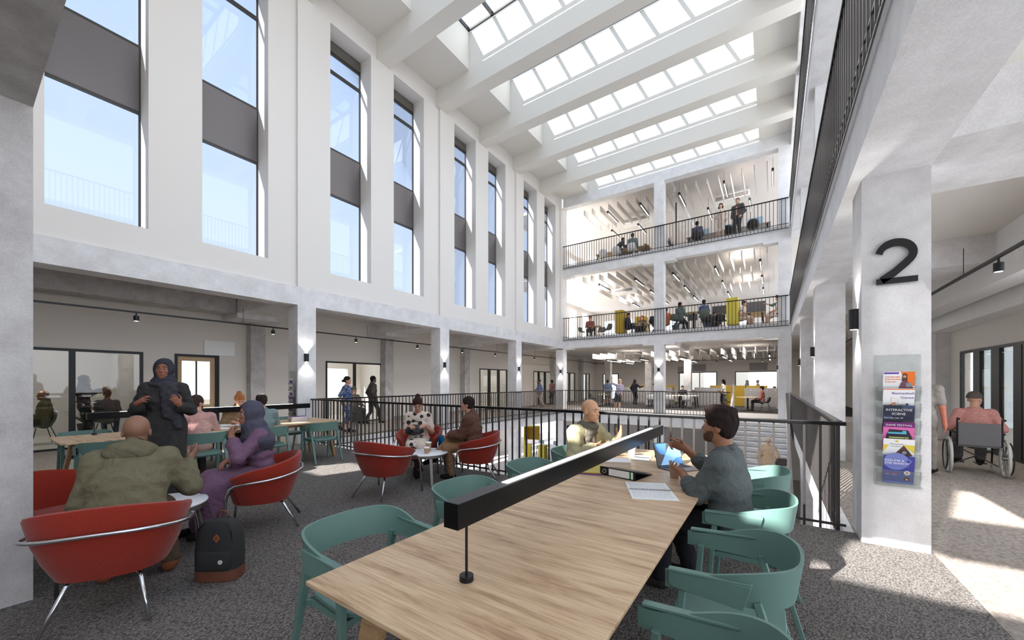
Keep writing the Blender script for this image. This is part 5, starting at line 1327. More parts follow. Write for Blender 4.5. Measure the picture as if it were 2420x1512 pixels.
def cassette(label, x0, x1, y0, y1, z0, z1):
    t = thing('ceiling_air_conditioner', label, 'air conditioner', (x0, y0, z0), 0, 'white ceiling air units')
    MB().box(0, x1 - x0, 0, y1 - y0, 0, z1 - z0).build('casing', TRIMW, t, bevel=.01); MB().box(.06, x1 - x0 - .06, -.008, -.0005, .05, z1 - z0 - .05).build('front_grille', GREYP, t)
    for x in (.1, x1 - x0 - .1): MB().cyl((x, .3, z1 - z0), (x, .3, z1 - z0 + .35), .006, n=6).build('hanger', BLACK, t)
cassette('long white ceiling air unit over the table of the person in salmon', -1.5, .09, 24, 24.6, 3.18, 3.44); cassette('long white ceiling air unit over the far floor left of the middle column', -9.0, -7.4, 24, 24.6, 3.18, 3.44)
cassette('white ceiling air unit above the couple on the top floor', -2.6, -1.0, 23, 23.7, 11.1, 11.4); cassette('white ceiling air unit above the group on the top floor', -7.6, -6.0, 23, 23.7, 11.1, 11.4)
cassette('white ceiling air unit amid the baffles of the middle floor', -7.9, -6.6, 22.0, 22.7, 6.75, 7.0)
# ---- shell chairs
def make_shell(name, label, m, legm, legs='four', group=None):
    t = thing(name, label, 'chair', (0, 0, 0), 0, group)
    rings = []
    for i in range(9):
        u = i / 8
        y, z = [(.22, .435), (.16, .425), (.05, .425), (-.08, .435), (-.17, .47), (-.21, .54), (-.235, .62), (-.25, .70), (-.26, .77)][i]
        w = [.18, .215, .23, .235, .235, .235, .23, .21, .15][i]; r = []
        for k in range(11):
            a = -1 + 2 * k / 10; lift = (.05 if i < 4 else .0) * abs(a) ** 3; fwd = (.10 if i > 3 else .02) * abs(a) ** 2.5
            r.append((w * a, y + fwd, z + lift))
        rings.append(r)
    m1 = MB(); m1.loft(rings, closed=False, caps=False); s = m1.build('shell', m, t, smooth=True)
    so = s.modifiers.new('thick', 'SOLIDIFY'); so.thickness = .012; so.offset = -1
    if legs == 'four':
        for sx in (-1, 1):
            for yy, y2 in ((.12, .22), (-.12, -.24)): MB().cyl((sx * .12, yy, .418), (sx * .22, y2, 0), .009, n=8).build('leg', legm, t)
    else:
        MB().cyl((0, 0, .10), (0, 0, .418), .025, n=10).build('column', legm, t)
        for i in range(4):
            a = PI / 4 + PI / 2 * i; MB().beam((0, 0, .11), (.27 * math.cos(a), .27 * math.sin(a), .02), .04, .03, .025, .02).build('leg', legm, t)
    return t
sage = make_shell('shell_chair', 'x', CHG, BLACK, group='sage shell chairs'); white = make_shell('shell_chair', 'x', WSHELL, BLACK, 'swivel', 'white shell chairs'); blk = make_shell('shell_chair', 'x', DARKP, BLACK, 'swivel', 'black shell chairs')
used = {}
def shell(src, x, y, z, r, lb):
    if src.name not in used:
        used[src.name] = 1; src.location = (x, y, z); src.rotation_euler = (0, 0, rad(r)); src['label'] = lb; return src
    return dup(src, (x, y, z), rad(r), lb)
shell(sage, -2.05, 24.4, 0, -75, 'sage shell chair facing the person in salmon across the round table'); shell(sage, -.35, 24.45, 0, 80, 'sage shell chair under the person in salmon')
shell(sage, -10.1, 24.6, 0, -80, 'sage shell chair at the tall-legged table left of the blue-shirted person'); shell(sage, -8.5, 24.4, 0, 70, 'sage shell chair just right of the blue-shirted person')
shell(white, -5.16, 24.55, 0, 0, 'white shell chair on the near side of the white table, nearest the middle column'); shell(white, -4.25, 24.6, 0, 8, 'white shell chair at the right end of the white table'); shell(white, -6.3, 24.55, 0, -8, 'white shell chair mostly behind the middle column')
shell(sage, -9.2, 20.8, 4, -100, 'sage shell chair at the left side of the small round table upstairs'); shell(sage, -8.25, 21.3, 4, 180, 'sage shell chair behind the small round table upstairs'); shell(sage, -7.6, 20.6, 4, 75, 'sage shell chair at the right side of the small round table upstairs')
shell(sage, -4.0, 20.4, 4.15, -30, 'sage shell chair under the teal-jacketed person at the tall table'); shell(sage, -2.75, 20.4, 4.2, 20, 'sage shell chair under the blue-dressed person at the tall table'); shell(sage, -2.3, 20.9, 4.05, 60, 'sage shell chair just right of the tall table upstairs')
shell(blk, .30, 20.45, 4, 65, 'black shell chair under the polka dot person at the right end upstairs'); shell(blk, -2.55, 20.6, 4, 0, 'low black shell chair beside the yellow booth upstairs'); shell(blk, -2.05, 20.75, 4, -20, 'low black shell chair closest to the yellow booth upstairs')
shell(white, -7.7, 20.25, 8, 0, 'white shell chair at the left end of the table on the top floor'); shell(white, -6.95, 20.2, 8, 0, 'white shell chair behind the leaning person on the top floor'); shell(white, -6.1, 20.15, 8, 0, 'white shell chair under the grey-shirted person on the top floor')
shell(blk, -3.05, 20.3, 8, 0, 'black shell chair under the person working on the top floor'); shell(blk, -.75, 20.3, 8, 0, 'empty black shell chair right of the standing couple'); shell(blk, -1.75, 20.45, 8, 0, 'black shell chair half hidden behind the standing couple')
# ---- tables
def pedestal(label, x, y, z, r, h=.74, top=PLY):
    t = thing('round_table', label, 'table', (x, y, z), 0, 'round pedestal tables')
    MB().cyl((0, 0, h - .03), (0, 0, h), r, n=32).build('tabletop', top, t); MB().cyl((0, 0, .02), (0, 0, h - .03), .045, n=12).build('post', BLACK, t); MB().cyl((0, 0, 0), (0, 0, .02), .28, n=24).build('base', BLACK, t)
pedestal('round wooden table at which the person in salmon sits', -1.15, 24.45, 0, .55); pedestal('small round table among sage chairs on the middle floor', -8.45, 20.85, 4, .38); pedestal('tall round table between the teal and blue people on the middle floor', -3.28, 20.85, 4, .36, 1.0); pedestal('small round table behind the blue-shirted person', -9.4, 24.5, 0, .45)
def table4(label, x0, x1, y0, y1, z, h=.74, top=PLY, leg=BLACK):
    t = thing('meeting_table', label, 'table', ((x0 + x1) / 2, (y0 + y1) / 2, z), 0, 'rectangular tables on the far floors'); w, d = (x1 - x0) / 2, (y1 - y0) / 2
    MB().box(-w, w, -d, d, h - .03, h).build('tabletop', top, t)
    for sx in (-1, 1):
        for sy in (-1, 1): MB().beam((sx * (w - .12), sy * (d - .1), h - .03), (sx * (w - .05), sy * (d - .05), 0), .06, .06, .04, .04).build('leg', leg, t)
table4('white-topped meeting table with black splayed legs by the middle column', -6.6, -3.75, 24.9, 25.9, 0, .74, TRIMW)
table4('booth table in front of the red-haired person upstairs', -6.4, -5.6, 20.7, 22.0, 4); table4('booth table under the dark screen at the right end upstairs', -1.05, -.3, 20.7, 22.3, 4)
table4('wooden table of the group on the left of the top floor', -8.3, -5.4, 20.55, 21.3, 8); table4('long white desk with monitors on the top floor', -3.6, -.1, 20.7, 21.5, 8, .74, GREYP)
def monitor(label, x, y, z, rz, w=.5, m=None, grp='desktop monitors'):
    t = thing('monitor', label, 'monitor', (x, y, z), rz, grp)
    MB().box(-w / 2, w / 2, -.012, .012, .10, .10 + w * .58).build('screen', m or mat('monitor_back', (168, 196, 214), .4), t, bevel=.005); MB().box(-.02, .02, .013, .03, 0, .2).build('stand', BLACK, t); MB().box(-.1, .1, -.06, .07, 0, .008).build('foot', BLACK, t)
monitor('pale blue monitor in front of the seated worker on the top floor', -2.85, 21.1, 8.741, 0); monitor('pale blue monitor behind the empty black chair on the top floor', -.7, 21.1, 8.741, 0, .6); monitor('pale blue monitor glimpsed between the standing couple', -1.8, 21.1, 8.741, 0)
# ---- lockers
LOCK = mat('locker_grey', (150, 144, 142), .55)
def lockers(label, x0, x1, y, cols_, h=1.19):
    t = thing('locker_cabinet', label, 'lockers', (x0, y, 0), 0, 'grey locker banks'); w = x1 - x0
    MB().box(0, w, 0, .45, .0, h).build('carcass', LOCK, t)
    for i in range(cols_):
        for j in range(3):
            a = i * w / cols_ + .006; b = (i + 1) * w / cols_ - .006; z0 = .08 + j * (h - .09) / 3 + .005; z1 = .08 + (j + 1) * (h - .09) / 3 - .005
            d = MB().box(a, b, -.018, -.001, z0, z1).build('door', GREYP, t); MB().cyl((b - .07, -.03, z1 - .1), (b - .07, -.0185, z1 - .1), .022, n=10).build('knob', TRIMW, d)
lockers('long grey locker bank behind the people left of the middle column', -9.31, -5.83, 28.4, 7); lockers('grey locker bank behind the white table, right of the middle column', -4.41, -2.68, 28.4, 4); lockers('grey locker bank behind the person in salmon', -1.46, .19, 27.4, 4)
MUST = mat('mustard_screen', (166, 134, 40), .9)
for x0, x1, y, lb in ((-9.0, -5.77, 28.9, 'mustard desk screen rising behind the long locker bank'), (-3.54, -2.3, 28.9, 'mustard desk screen behind the long-haired standing person'), (-2.28, -1.5, 28.9, 'mustard desk screen right of the stair panel'), (-1.4, -.3, 28.3, 'mustard desk screen behind the head of the person in salmon')):
    tag(MB().box(0, x1 - x0, 0, .06, .0, 1.33).build('desk_screen', MUST, bevel=.01), lb, 'screen', 'mustard desk screens', (x0, y, 0))
# ---- yellow booths upstairs
def booth(label, x0, x1, y, z, h, m=YEL, seat=1):
    t = thing('booth_sofa', label, 'sofa', (x0, y, z), 0, 'yellow high-backed booths'); w = x1 - x0
    mb = MB(); n = max(3, int(w / .12))
    for i in range(n): mb.box(w * i / n + .004, w * (i + 1) / n - .004, 0, .10, .22, h)
    mb.build('back_panel', m, t, bevel=.015)
    MB().box(w - .08, w, .10, .75, .22, h).build('side_panel', m, t, bevel=.015); MB().box(.0, w - .085, .10, .72, .22, .45).build('seat', m, t, bevel=.02)
    for x in (.06, w - .1):
        for yy in (.04, .66): MB().box(x, x + .04, yy, yy + .04, 0, .22).build('leg', TRIMW, t)
booth('olive-yellow high-backed booth left of the middle column upstairs', -7.17, -6.72, 20.5, 4, 1.46); booth('second yellow booth panel behind the red-haired person', -6.65, -6.1, 22.5, 4, 1.35); booth('bright sunlit yellow booth right of the tall table upstairs', -1.82, -1.34, 20.4, 4, 1.46, YELB)
for x0, x1, y, lb in ((-1.3, -.4, 23.0, 'low yellow bench behind the polka dot visitor upstairs'), (-.3, .5, 22.4, 'low yellow bench at the right end upstairs')):
    t = thing('bench_seat', lb, 'bench', (x0, y, 4), 0, 'low yellow benches'); MB().box(0, x1 - x0, 0, .6, .06, .42).build('seat', YEL, t, bevel=.03); MB().box(.03, x1 - x0 - .03, .03, .57, 0, .06).build('plinth', BLACK, t)
def wall_tv(label, x0, x1, y, z0, z1, fl=4):
    t = thing('display_screen', label, 'screen', ((x0 + x1) / 2, y, fl), 0, 'dark display screens'); w = (x1 - x0) / 2
    MB().box(-w, w, -.03, .03, z0 - fl, z1 - fl).build('panel', mat('acoustic_dark', (70, 68, 70), .7), t, bevel=.01)
    for x in (-w + .08, w - .08): MB().box(x - .02, x + .02, .0, .04, .0, z0 - fl).build('leg', BLACK, t)
wall_tv('dark panel screen above the low visitor upstairs', -2.65, -2.0, 22.5, 5.05, 5.5); wall_tv('dark ribbed panel screen behind the booth table at the right end upstairs', -1.17, -.32, 23.0, 5.1, 5.62); wall_tv('small dark panel screen behind the teal-jacketed person', -4.0, -3.5, 23.5, 5.0, 5.5)
# ---- plants
def plant(label, x, y, z, h=.9, spike=True, pot=(58, 58, 60)):
    t = thing('potted_plant', label, 'plant', (x, y, z), 0, 'potted plants'); rn = random.Random(int(abs(x * 100)))
    MB().lathe([(0, 0), (.13, 0), (.17, .36), (.15, .36), (.14, .33), (0, .33)], n=18).build('pot', mat('pot_%d_%d' % (pot[0], pot[2]), pot, .6), t, smooth='auto')
    mb = MB()
    for i in range(22):
        a = rn.uniform(0, 2 * PI); l = rn.uniform(.35, .6) * h; b = rn.uniform(.3, 1.1); w = .03; c, s = math.cos(a), math.sin(a); P = []
        for k in range(6):
            u = k / 5; r = b * l * u; zz = .33 + l * (u - .45 * b * u * u); ww = w * (1 - u) * (1 if u > .1 else .5) + .002; P += [(c * r - s * ww, s * r + c * ww, zz), (c * r + s * ww, s * r - c * ww, zz)]
        mb.add(P, [(2 * k, 2 * k + 1, 2 * k + 3, 2 * k + 2) for k in range(5)])
    mb.build('foliage', mat('dark_leaf', (52, 62, 50), .55), t)
plant('dark spiky plant by the post on the top floor', -4.25, 20.35, 8, 1.0); plant('dark spiky plant beside the middle column upstairs', -4.0, 20.22, 4, .62); plant('small plant in a white pot upstairs beside the spiky one', -3.85, 20.35, 4, .55, pot=(220, 220, 216))
tag(MB().cyl((0, 0, 0), (0, 0, 2.7), .035, n=12).build('service_post', BLACK), 'thin black post beside the plant on the top floor', 'post', None, (-4.1, 20.9, 8))
# ---- people on the carpet-level far floor and in the galleries
Q = .0135
SKA, SKB, SKC, SKD = (196, 150, 126), (150, 108, 86), (120, 82, 64), (214, 170, 146)
person('person in a blue floral dress walking along the gallery with a dark bag', (-10.85, 6.9, 0), F2(.80, .6), 'walk', h=Q, sex='f', tone=SKA, hair=('bun', (46, 36, 34), 1), top=('dress', m_floral('blue_floral', [(54, 74, 130), (96, 124, 176), (40, 50, 84), (150, 150, 110), (70, 96, 150)], 34), .95), bottom=('skirt', MATS['blue_floral']), shoes=(36, 34, 36), rl=(.07, .12, .10), ll=(-.07, -.22, .15))
tag(MB().box(-.19, .19, -.07, .07, 0, .30).build('tote_bag', mat('tote_cloth', (58, 58, 54), .9), bevel=.03), 'dark tote bag carried low by the walker in the blue floral dress', 'bag', None, (-10.62, 7.0, .34), .6)
person('person in a dark hooded jacket striding away along the left gallery', (-12.2, 8.8, 0), F2(.30, .95), 'walk', h=Q, tone=SKC, hair=('short', (24, 22, 22)), top=('jacket', (70, 66, 64), 1.85), bottom=('jeans', (56, 52, 52)), shoes=(40, 40, 42), ht=1.03)
wx = person('person in a grey striped top and beanie in a wheelchair beside the gallery glazing', (-12.55, 8.25, 0), F2(-.3, .95), 'sit', h=Q, tone=SKA, hair=('beanie', (96, 92, 90)), top=('shirt', (110, 106, 104), 1.85), bottom=('trousers', (80, 78, 78)), seat=.5, ht=1.0)
person('person in a blue top walking in the gallery beyond the third left column', (-11.9, 20.5, 0), F2(-.55, -.8), 'walk', h=.015, sex='f', tone=SKC, hair=('beanie', (70, 70, 74)), top=('shirt', (126, 134, 168), 1.7), bottom=('trousers', (200, 186, 172)), shoes=(150, 110, 90), face=False, ra=(.1, .3, 1.05))
person('person in a dark pink top with a bag beside the fourth gallery glazing', (-12.7, 23.6, 0), F2(-.9, .3), h=.015, tone=SKC, hair=('short', (50, 40, 38)), top=('shirt', (150, 108, 104), 1.7), bottom=('jeans', (50, 48, 50)), face=False, ra=(.1, .28, 1.0))
person('person in a denim blue shirt standing with back turned at the far floor', (-9.3, 25.2, 0), F2(-.4, .9), h=.015, tone=SKB, hair=('short', (34, 30, 30)), top=('shirt', (104, 118, 142), 1.5), bottom=('shorts', (120, 112, 104)), face=False)
person('blonde person in shorts waving one raised arm by the far balustrade', (-7.1, 20.9, 0), F2(.35, -.94), h=.0135, sex='f', tone=SKD, hair=('long', (190, 164, 130)), top=('shirt', (176, 168, 190), 1.1), bottom=('shorts', (58, 56, 58)), shoes=(226, 226, 228), side=rad(-8), la=(.42, .06, 1.78) if False else (-.14, .10, .85), ra=(.34, .05, 1.74), rel=(.9, 0, .2), rh=((.2, 0, 1), (0, 1, 0), (.1, .1, .1, .1)), rl=(.16, -.02, .09), ll=(-.04, .10, .09))
person('long-haired person in black pointing toward the mustard screen', (-8.0, 27.0, 0), F2(.4, .9), h=.015, sex='f', tone=SKB, hair=('long', (34, 30, 30)), top=('jacket', (40, 40, 44), 1.85), bottom=('trousers', (38, 38, 42)), face=False, ra=(.42, .36, 1.28), rel=(.4, -.2, -1), ht=1.03)
person('person in a dark jumper sitting behind the white table', (-4.75, 26.15, 0), F2(.1, -1), 'sit', h=.014, tone=SKA, hair=('beanie', (44, 44, 46)), top=('jacket', (46, 46, 52), 1.85), bottom=('jeans', (60, 58, 60)), la=(-.2, .36, .78), ra=(.2, .36, .78))
shell(white, -4.75, 26.2, 0, 180, 'white shell chair under the person behind the white table')
person('long dark-haired person in a cream top standing by the stair head', (-2.5, 26.6, 0), F2(-.9, .3), h=.0145, sex='f', tone=SKB, hair=('long', (26, 22, 22)), top=('shirt', (214, 206, 190), 1.3), bottom=('jeans', (40, 40, 44)), face=False, ra=(.1, .28, 1.0))
person('person in a salmon shirt sitting at the round table by the lockers', (-.50, 24.45, 0), F2(-1, .05), 'sit', h=.0135, tone=SKA, hair=('short', (50, 38, 34)), top=('shirt', (178, 112, 104), 1.85), bottom=('jeans', (60, 58, 60)), shoes=(80, 56, 44), look=(0, rad(6)))
person('headscarfed figure behind the wider lit window, hands forward', (-1.65, 34.2, 0), F2(.8, -.3), h=.018, sex='f', tone=SKB, hair=('hijab', (120, 118, 124)), top=('abaya', (120, 116, 118), 1.8), bottom=('gown', (120, 116, 118)), face=False, ra=(.1, .40, 1.1))
person('person in a taupe top behind the wider lit window', (-.95, 34.0, 0), F2(-.9, -.2), h=.018, tone=SKD, hair=('short', (120, 104, 90)), top=('shirt', (170, 156, 150), 1.7), bottom=('jeans', (120, 112, 108)), face=False)
person('person in polka dots bending over at the far right desk', (.25, 29.4, 0), F2(-.7, -.4), 'sit', h=.018, sex='f', tone=SKD, hair=('short', (110, 96, 84)), top=('tee', DOTS, .8), bottom=('jeans', (90, 84, 84)), lean=rad(20), face=False)
person('dark-haired head of a worker behind the mustard screen', (-3.0, 29.6, 0), F2(0, 1), 'sit', h=.018, tone=SKB, hair=('short', (34, 30, 30)), top=('shirt', (90, 90, 96), 1.8), bottom=('jeans', (60, 60, 60)), face=False)
person('bent figure with a black sleeve behind the long mustard screen', (-7.3, 29.6, 0), F2(0, -1), h=.018, tone=SKB, hair=('short', (34, 30, 30)), top=('jacket', (38, 38, 42), 1.85), bottom=('jeans', (60, 60, 60)), lean=rad(55), face=False)
# ---- rooms behind the left glazing
person('person in an olive jacket sitting at a table behind the left glazing', (-15.0, 1.35, 0), F2(-.2, -1), 'sit', h=.014, tone=SKB, hair=('bald', (0, 0, 0)), top=('jacket', (104, 100, 74), 1.85), bottom=('trousers', (84, 74, 64)), face=False)
person('dark hooded silhouette standing behind the left glazing, one arm out', (-15.0, 2.0, 0), F2(.3, .9), h=.014, sex='f', tone=SKB, hair=('hijab', (70, 64, 66), 1), top=('abaya', (70, 64, 66), 1.8), bottom=('jeans', (40, 38, 40)), face=False, ra=(.30, .40, 1.35))
person('seated person in mauve grey with back turned behind the left glazing', (-15.1, 2.45, 0), F2(-.95, .3), 'sit', h=.015, tone=SKB, hair=('short', (90, 60, 50)), top=('shirt', (110, 100, 104), 1.8), bottom=('jeans', (90, 100, 112)), face=False)
shell(sage, -15.0, 1.3, 0, 190, 'chair under the olive-jacketed person behind the left glazing'); shell(sage, -15.1, 2.4, 0, 80, 'chair under the mauve-grey person behind the left glazing')
plant('large plant in the room behind the left glazing', -16.2, 2.2, 0, 1.2)
# ---- the wheelchair user on the right
wc = thing('wheelchair', 'wheelchair with grey back sling and big pale tyres, on the right gallery', 'wheelchair', (2.78, 9.6, 0), rad(-8))
GRM = mat('wheelchair_frame', (66, 64, 64), .4, .6); TYRE = mat('pale_tyre', (196, 194, 186), .7)
for s in (-1, 1):
    w0 = MB(); w0.tube([(s * .30, -.02 + .285 * math.cos(a), .30 + .285 * math.sin(a)) for a in [2 * PI * i / 36 for i in range(36)]], .020, 8, True); w_ = w0.build('wheel', TYRE, wc, smooth=True)
    sp = MB()
    for i in range(12): a = 2 * PI * i / 12; sp.cyl((s * .30, -.02, .30), (s * .30, -.02 + .27 * math.cos(a), .30 + .27 * math.sin(a)), .003, n=5)
    sp.cyl((s * .27, -.02, .30), (s * .33, -.02, .30), .03, n=12); sp.build('spokes', STEEL, w_)
    MB().tube([(s * .345, -.02 + .25 * math.cos(a), .30 + .25 * math.sin(a)) for a in [2 * PI * i / 30 for i in range(30)]], .009, 6, True).build('push_rim', BLACK, w_, smooth=True)
    cw = MB(); cw.tube([(s * .24, .40 + .06 * math.cos(a), .075 + .06 * math.sin(a)) for a in [2 * PI * i / 18 for i in range(18)]], .017, 6, True); cw.build('caster', TYRE, wc, smooth=True)
    MB().tube([(s * .235, -.36, .93), (s * .235, -.26, .93), (s * .235, -.235, .90), (s * .235, -.22, .5), (s * .24, .40, .48), (s * .24, .46, .15)], .012, 8).build('side_frame', GRM, wc, smooth=True)
    MB().cyl((s * .235, -.36, .93), (s * .235, -.27, .93), .02, n=10).build('push_handle', BLACK, wc)
    MB().tube([(s * .26, -.22, .70), (s * .26, .15, .70), (s * .26, .19, .66), (s * .26, .19, .5)], .014, 8).build('armrest', BLACK, wc, smooth=True)
    MB().box(s * .13 - .07, s * .13 + .07, .50, .66, .11, .125).build('footrest', BLACK, wc)
MB().box(-.225, .225, -.245, -.22, .50, .86).build('back_sling', mat('sling_grey', (104, 102, 102), .8), wc, bevel=.008); MB().box(-.225, .225, -.22, .22, .475, .495).build('seat_sling', MATS['sling_grey'], wc)
cb = MB(); cb.cyl((-.235, -.05, .46), (.235, .0, .16), .010); cb.cyl((.235, -.05, .46), (-.235, .0, .16), .010); cb.build('cross_brace', GRM, wc)
person('person in a pink patterned shirt and grey cap in the wheelchair on the right', (2.78, 9.63, 0), rad(-8), 'sit', h=.0105, tone=SKA, hair=('cap', (92, 84, 78)), top=('shirt', m_floral('pink_print_b', [(190, 128, 120), (204, 150, 140), (180, 120, 112)], 160), 1.85), bottom=('trousers', (96, 92, 92)), shoes=(50, 44, 40), seat=.49, look=(rad(-30), 0), lean=rad(4), la=(-.22, .2, .74), ra=(.22, .2, .74), rl=(.13, .52, .20), ll=(-.13, .52, .20))
person('person in a grey tee shirt walking, half hidden by the numbered column', (1.99, 8.93, 0), F2(.35, .94), 'walk', h=.0105, tone=(196, 120, 96), hair=('short', (60, 50, 46)), top=('tee', (150, 144, 138), .72), bottom=('trousers', (140, 132, 124)), la=(-.22, .02, .80), ra=(.27, .02, .78), ht=1.04)
# ---- people upstairs
U = .0145
person('person in a plaid shirt at the small round table upstairs', (-8.7, 20.75, 4), F2(.3, -.95), 'sit', h=U, tone=SKA, hair=('short', (54, 40, 34)), top=('shirt', (140, 84, 76), 1.85), bottom=('jeans', (66, 66, 70)))
shell(sage, -8.72, 20.8, 4, 160, 'sage shell chair under the plaid-shirted person upstairs')
person('person in navy sitting in the yellow booth upstairs', (-6.55, 20.9, 4), F2(1, .05), 'sit', h=U, tone=SKA, hair=('short', (46, 38, 36)), top=('jacket', (62, 60, 70), 1.85), bottom=('jeans', (56, 56, 62)), face=False)
person('person with long red hair at the booth table upstairs', (-6.2, 22.3, 4), F2(.2, -1), 'sit', h=U, sex='f', tone=SKD, hair=('long', (176, 74, 40)), top=('jacket', (70, 66, 68), 1.85), bottom=('jeans', (60, 60, 64)), face=False)
person('person in dark clothes bending down just left of the middle column upstairs', (-5.3, 21.0, 4), F2(.6, .6), h=U, tone=SKB, hair=('short', (40, 34, 32)), top=('jacket', (48, 48, 52), 1.85), bottom=('jeans', (70, 72, 76)), lean=rad(60), face=False, hip=(0, 0, .8))
person('person in an orange top right beside the middle column upstairs', (-4.5, 20.5, 4), F2(-.6, .8), 'sit', h=U, tone=SKB, hair=('short', (40, 34, 32)), top=('tee', (206, 120, 80), .9), bottom=('jeans', (70, 72, 76)), face=False)
person('person in a teal jacket with back turned at the tall table upstairs', (-3.85, 20.5, 4), F2(.5, .85), 'sit', h=U, tone=SKB, hair=('short', (58, 44, 40)), top=('jacket', (96, 112, 108), 1.85), bottom=('jeans', (66, 64, 66)), seat=.65, face=False)
person('person in a blue dress at the tall table upstairs', (-2.78, 20.6, 4), F2(.2, .95), 'sit', h=U, sex='f', tone=SKA, hair=('bun', (52, 40, 38), 1), top=('dress', MATS['blue_floral'], .9), bottom=('skirt', MATS['blue_floral']), seat=.66, face=False)
person('moustached person low behind the dark chairs upstairs', (-2.45, 21.7, 4), F2(.2, -1), 'sit', h=U, tone=SKB, hair=('short', (40, 34, 34)), top=('shirt', (70, 84, 82), 1.85), bottom=('jeans', (60, 60, 62)), seat=.20, face=False)
person('polka dot person looking down beside the bright booth upstairs', (-1.25, 20.85, 4), F2(.85, -.4), 'sit', h=U, sex='f', tone=SKA, hair=('bun', (62, 44, 40)), top=('tee', DOTS, .7), bottom=('dress', DOTS), lean=rad(12), face=False)
person('person in a teal shirt gesturing at the right end upstairs', (.20, 21.2, 4), F2(-1, -.1), 'sit', h=U, tone=SKA, hair=('quiff', (50, 38, 36)), top=('shirt', (96, 112, 110), 1.3), bottom=('jeans', (84, 86, 92)), seat=.6, face=False, la=(-.1, .48, 1.12))
person('polka dot person in the black chair at the right end upstairs', (.22, 20.45, 4), F2(-.95, -.2), 'sit', h=U, sex='f', tone=SKA, hair=('bun', (62, 44, 40)), top=('tee', DOTS, .7), bottom=('dress', DOTS), face=False, look=(0, rad(-14)))
person('person in a white coat standing at the balustrade of the top floor', (-1.98, 19.9, 8), F2(-.25, -.95), h=.0135, sex='f', tone=SKD, hair=('long', (40, 32, 32)), top=('coat', (232, 220, 206), 1.85, 'open'), bottom=('dress', (210, 180, 160)), shoes=(200, 180, 160), look=(rad(20), rad(8)), ra=(.12, .2, 1.1))
person('person in a dark suit beside the white-coated person on the top floor', (-1.32, 19.95, 8), F2(-.4, -.9), h=.0135, tone=SKD, hair=('short', (90, 66, 50)), top=('jacket', (84, 80, 80), 1.85, 'open'), bottom=('trousers', (66, 64, 66)), ht=1.05, look=(rad(22), rad(8)), la=(-.2, .1, .95))
person('dark-haired person working at the desk on the top floor', (-3.05, 20.4, 8), F2(.1, 1), 'sit', h=U, tone=SKB, hair=('short', (36, 32, 34)), top=('shirt', (84, 82, 100), 1.85), bottom=('jeans', (60, 60, 64)), face=False)
person('person in a dark top leaning over the table on the top floor', (-6.98, 20.35, 8), F2(.6, .75), h=U, tone=SKA, hair=('short', (96, 64, 50)), top=('shirt', (76, 72, 76), 1.7), bottom=('jeans', (110, 106, 108)), lean=rad(34), face=False, hip=(0, 0, .72), la=(-.1, .5, .85), ra=(.16, .5, .85))
person('person with dark hair seated across the table on the top floor', (-6.85, 21.45, 8), F2(0, -1), 'sit', h=U, tone=SKC, hair=('short', (30, 28, 28)), top=('shirt', (60, 60, 64), 1.8), bottom=('jeans', (60, 60, 62)), face=False, seat=.38)
person('person in a grey shirt with back turned at the table on the top floor', (-6.12, 20.25, 8), F2(-.1, 1), 'sit', h=U, tone=SKB, hair=('short', (48, 40, 38)), top=('shirt', (116, 128, 130), 1.8), bottom=('jeans', (80, 80, 84)), face=False, seat=.5)
person('small dark-haired person at the right end of the top floor table', (-5.75, 21.4, 8), F2(-.3, -1), 'sit', h=U, tone=SKC, hair=('short', (30, 28, 28)), top=('shirt', (70, 70, 76), 1.8), bottom=('jeans', (60, 60, 62)), face=False, seat=.2)
# ---- the stair in the void
STW = mat('stair_panel', (232, 231, 232), .6); st = thing('staircase', 'pale staircase dropping from the far floor along the right side of the void', 'stairs', (0, 0, 0))
n = 24; x0, x1 = -1.42, .42
for i in range(n):
    y1 = YF - .02 - i * .33; z = -(i + 1) * 4.0 / n + .0
    MB().box(x0, x1, y1 - .345, y1, z - .14, z + .005).build('tread', CONC if i % 1 == 0 else CONCD, st)
def slope(name, x, w, a, b, m):
    mb = MB(); yA, zA, yB, zB = YF - .02, -.05, YF - .02 - n * .33, -4.0
    mb.add([(xx, y, zz) for xx in (x, x + w) for y, zz in ((yA, zA + a), (yB, zB + a), (yB, zB + b), (yA, zA + b))], [(0, 1, 2, 3), (7, 6, 5, 4), (0, 4, 5, 1), (1, 5, 6, 2), (2, 6, 7, 3), (3, 7, 4, 0)])
    return mb.build(name, m, st)
for x in (x0 - .06, x1): slope('balustrade_panel', x, .06, -.30, 1.08, STW); slope('handrail', x - .005, .07, 1.085, 1.14, STEEL)
for x in (x0 - .06, x1): MB().box(x, x + .06, YF - .02, YF + .06, -.3, 1.45).build('newel_panel', STW, st)
person('person in a beige coat and pale beret climbing the stair, dark bag at the side', (-.15, 15.3, -2.0), F2(0, 1), 'walk', h=.0115, sex='f', tone=SKD, hair=('cap', (206, 188, 172)), top=('coat', (204, 176, 146), 1.85), bottom=('skirt', (206, 180, 152)), shoes=(190, 160, 140), face=False, rl=(.08, .18, .26), ll=(-.08, -.05, .09))
tag(MB().box(-.14, .14, -.08, .08, 0, .24).build('hanging_shoulder_bag', mat('bag_dark', (60, 50, 48), .6), bevel=.03), 'dark shoulder bag at the side of the person on the stair', 'bag', None, (.22, 15.25, -1.18))
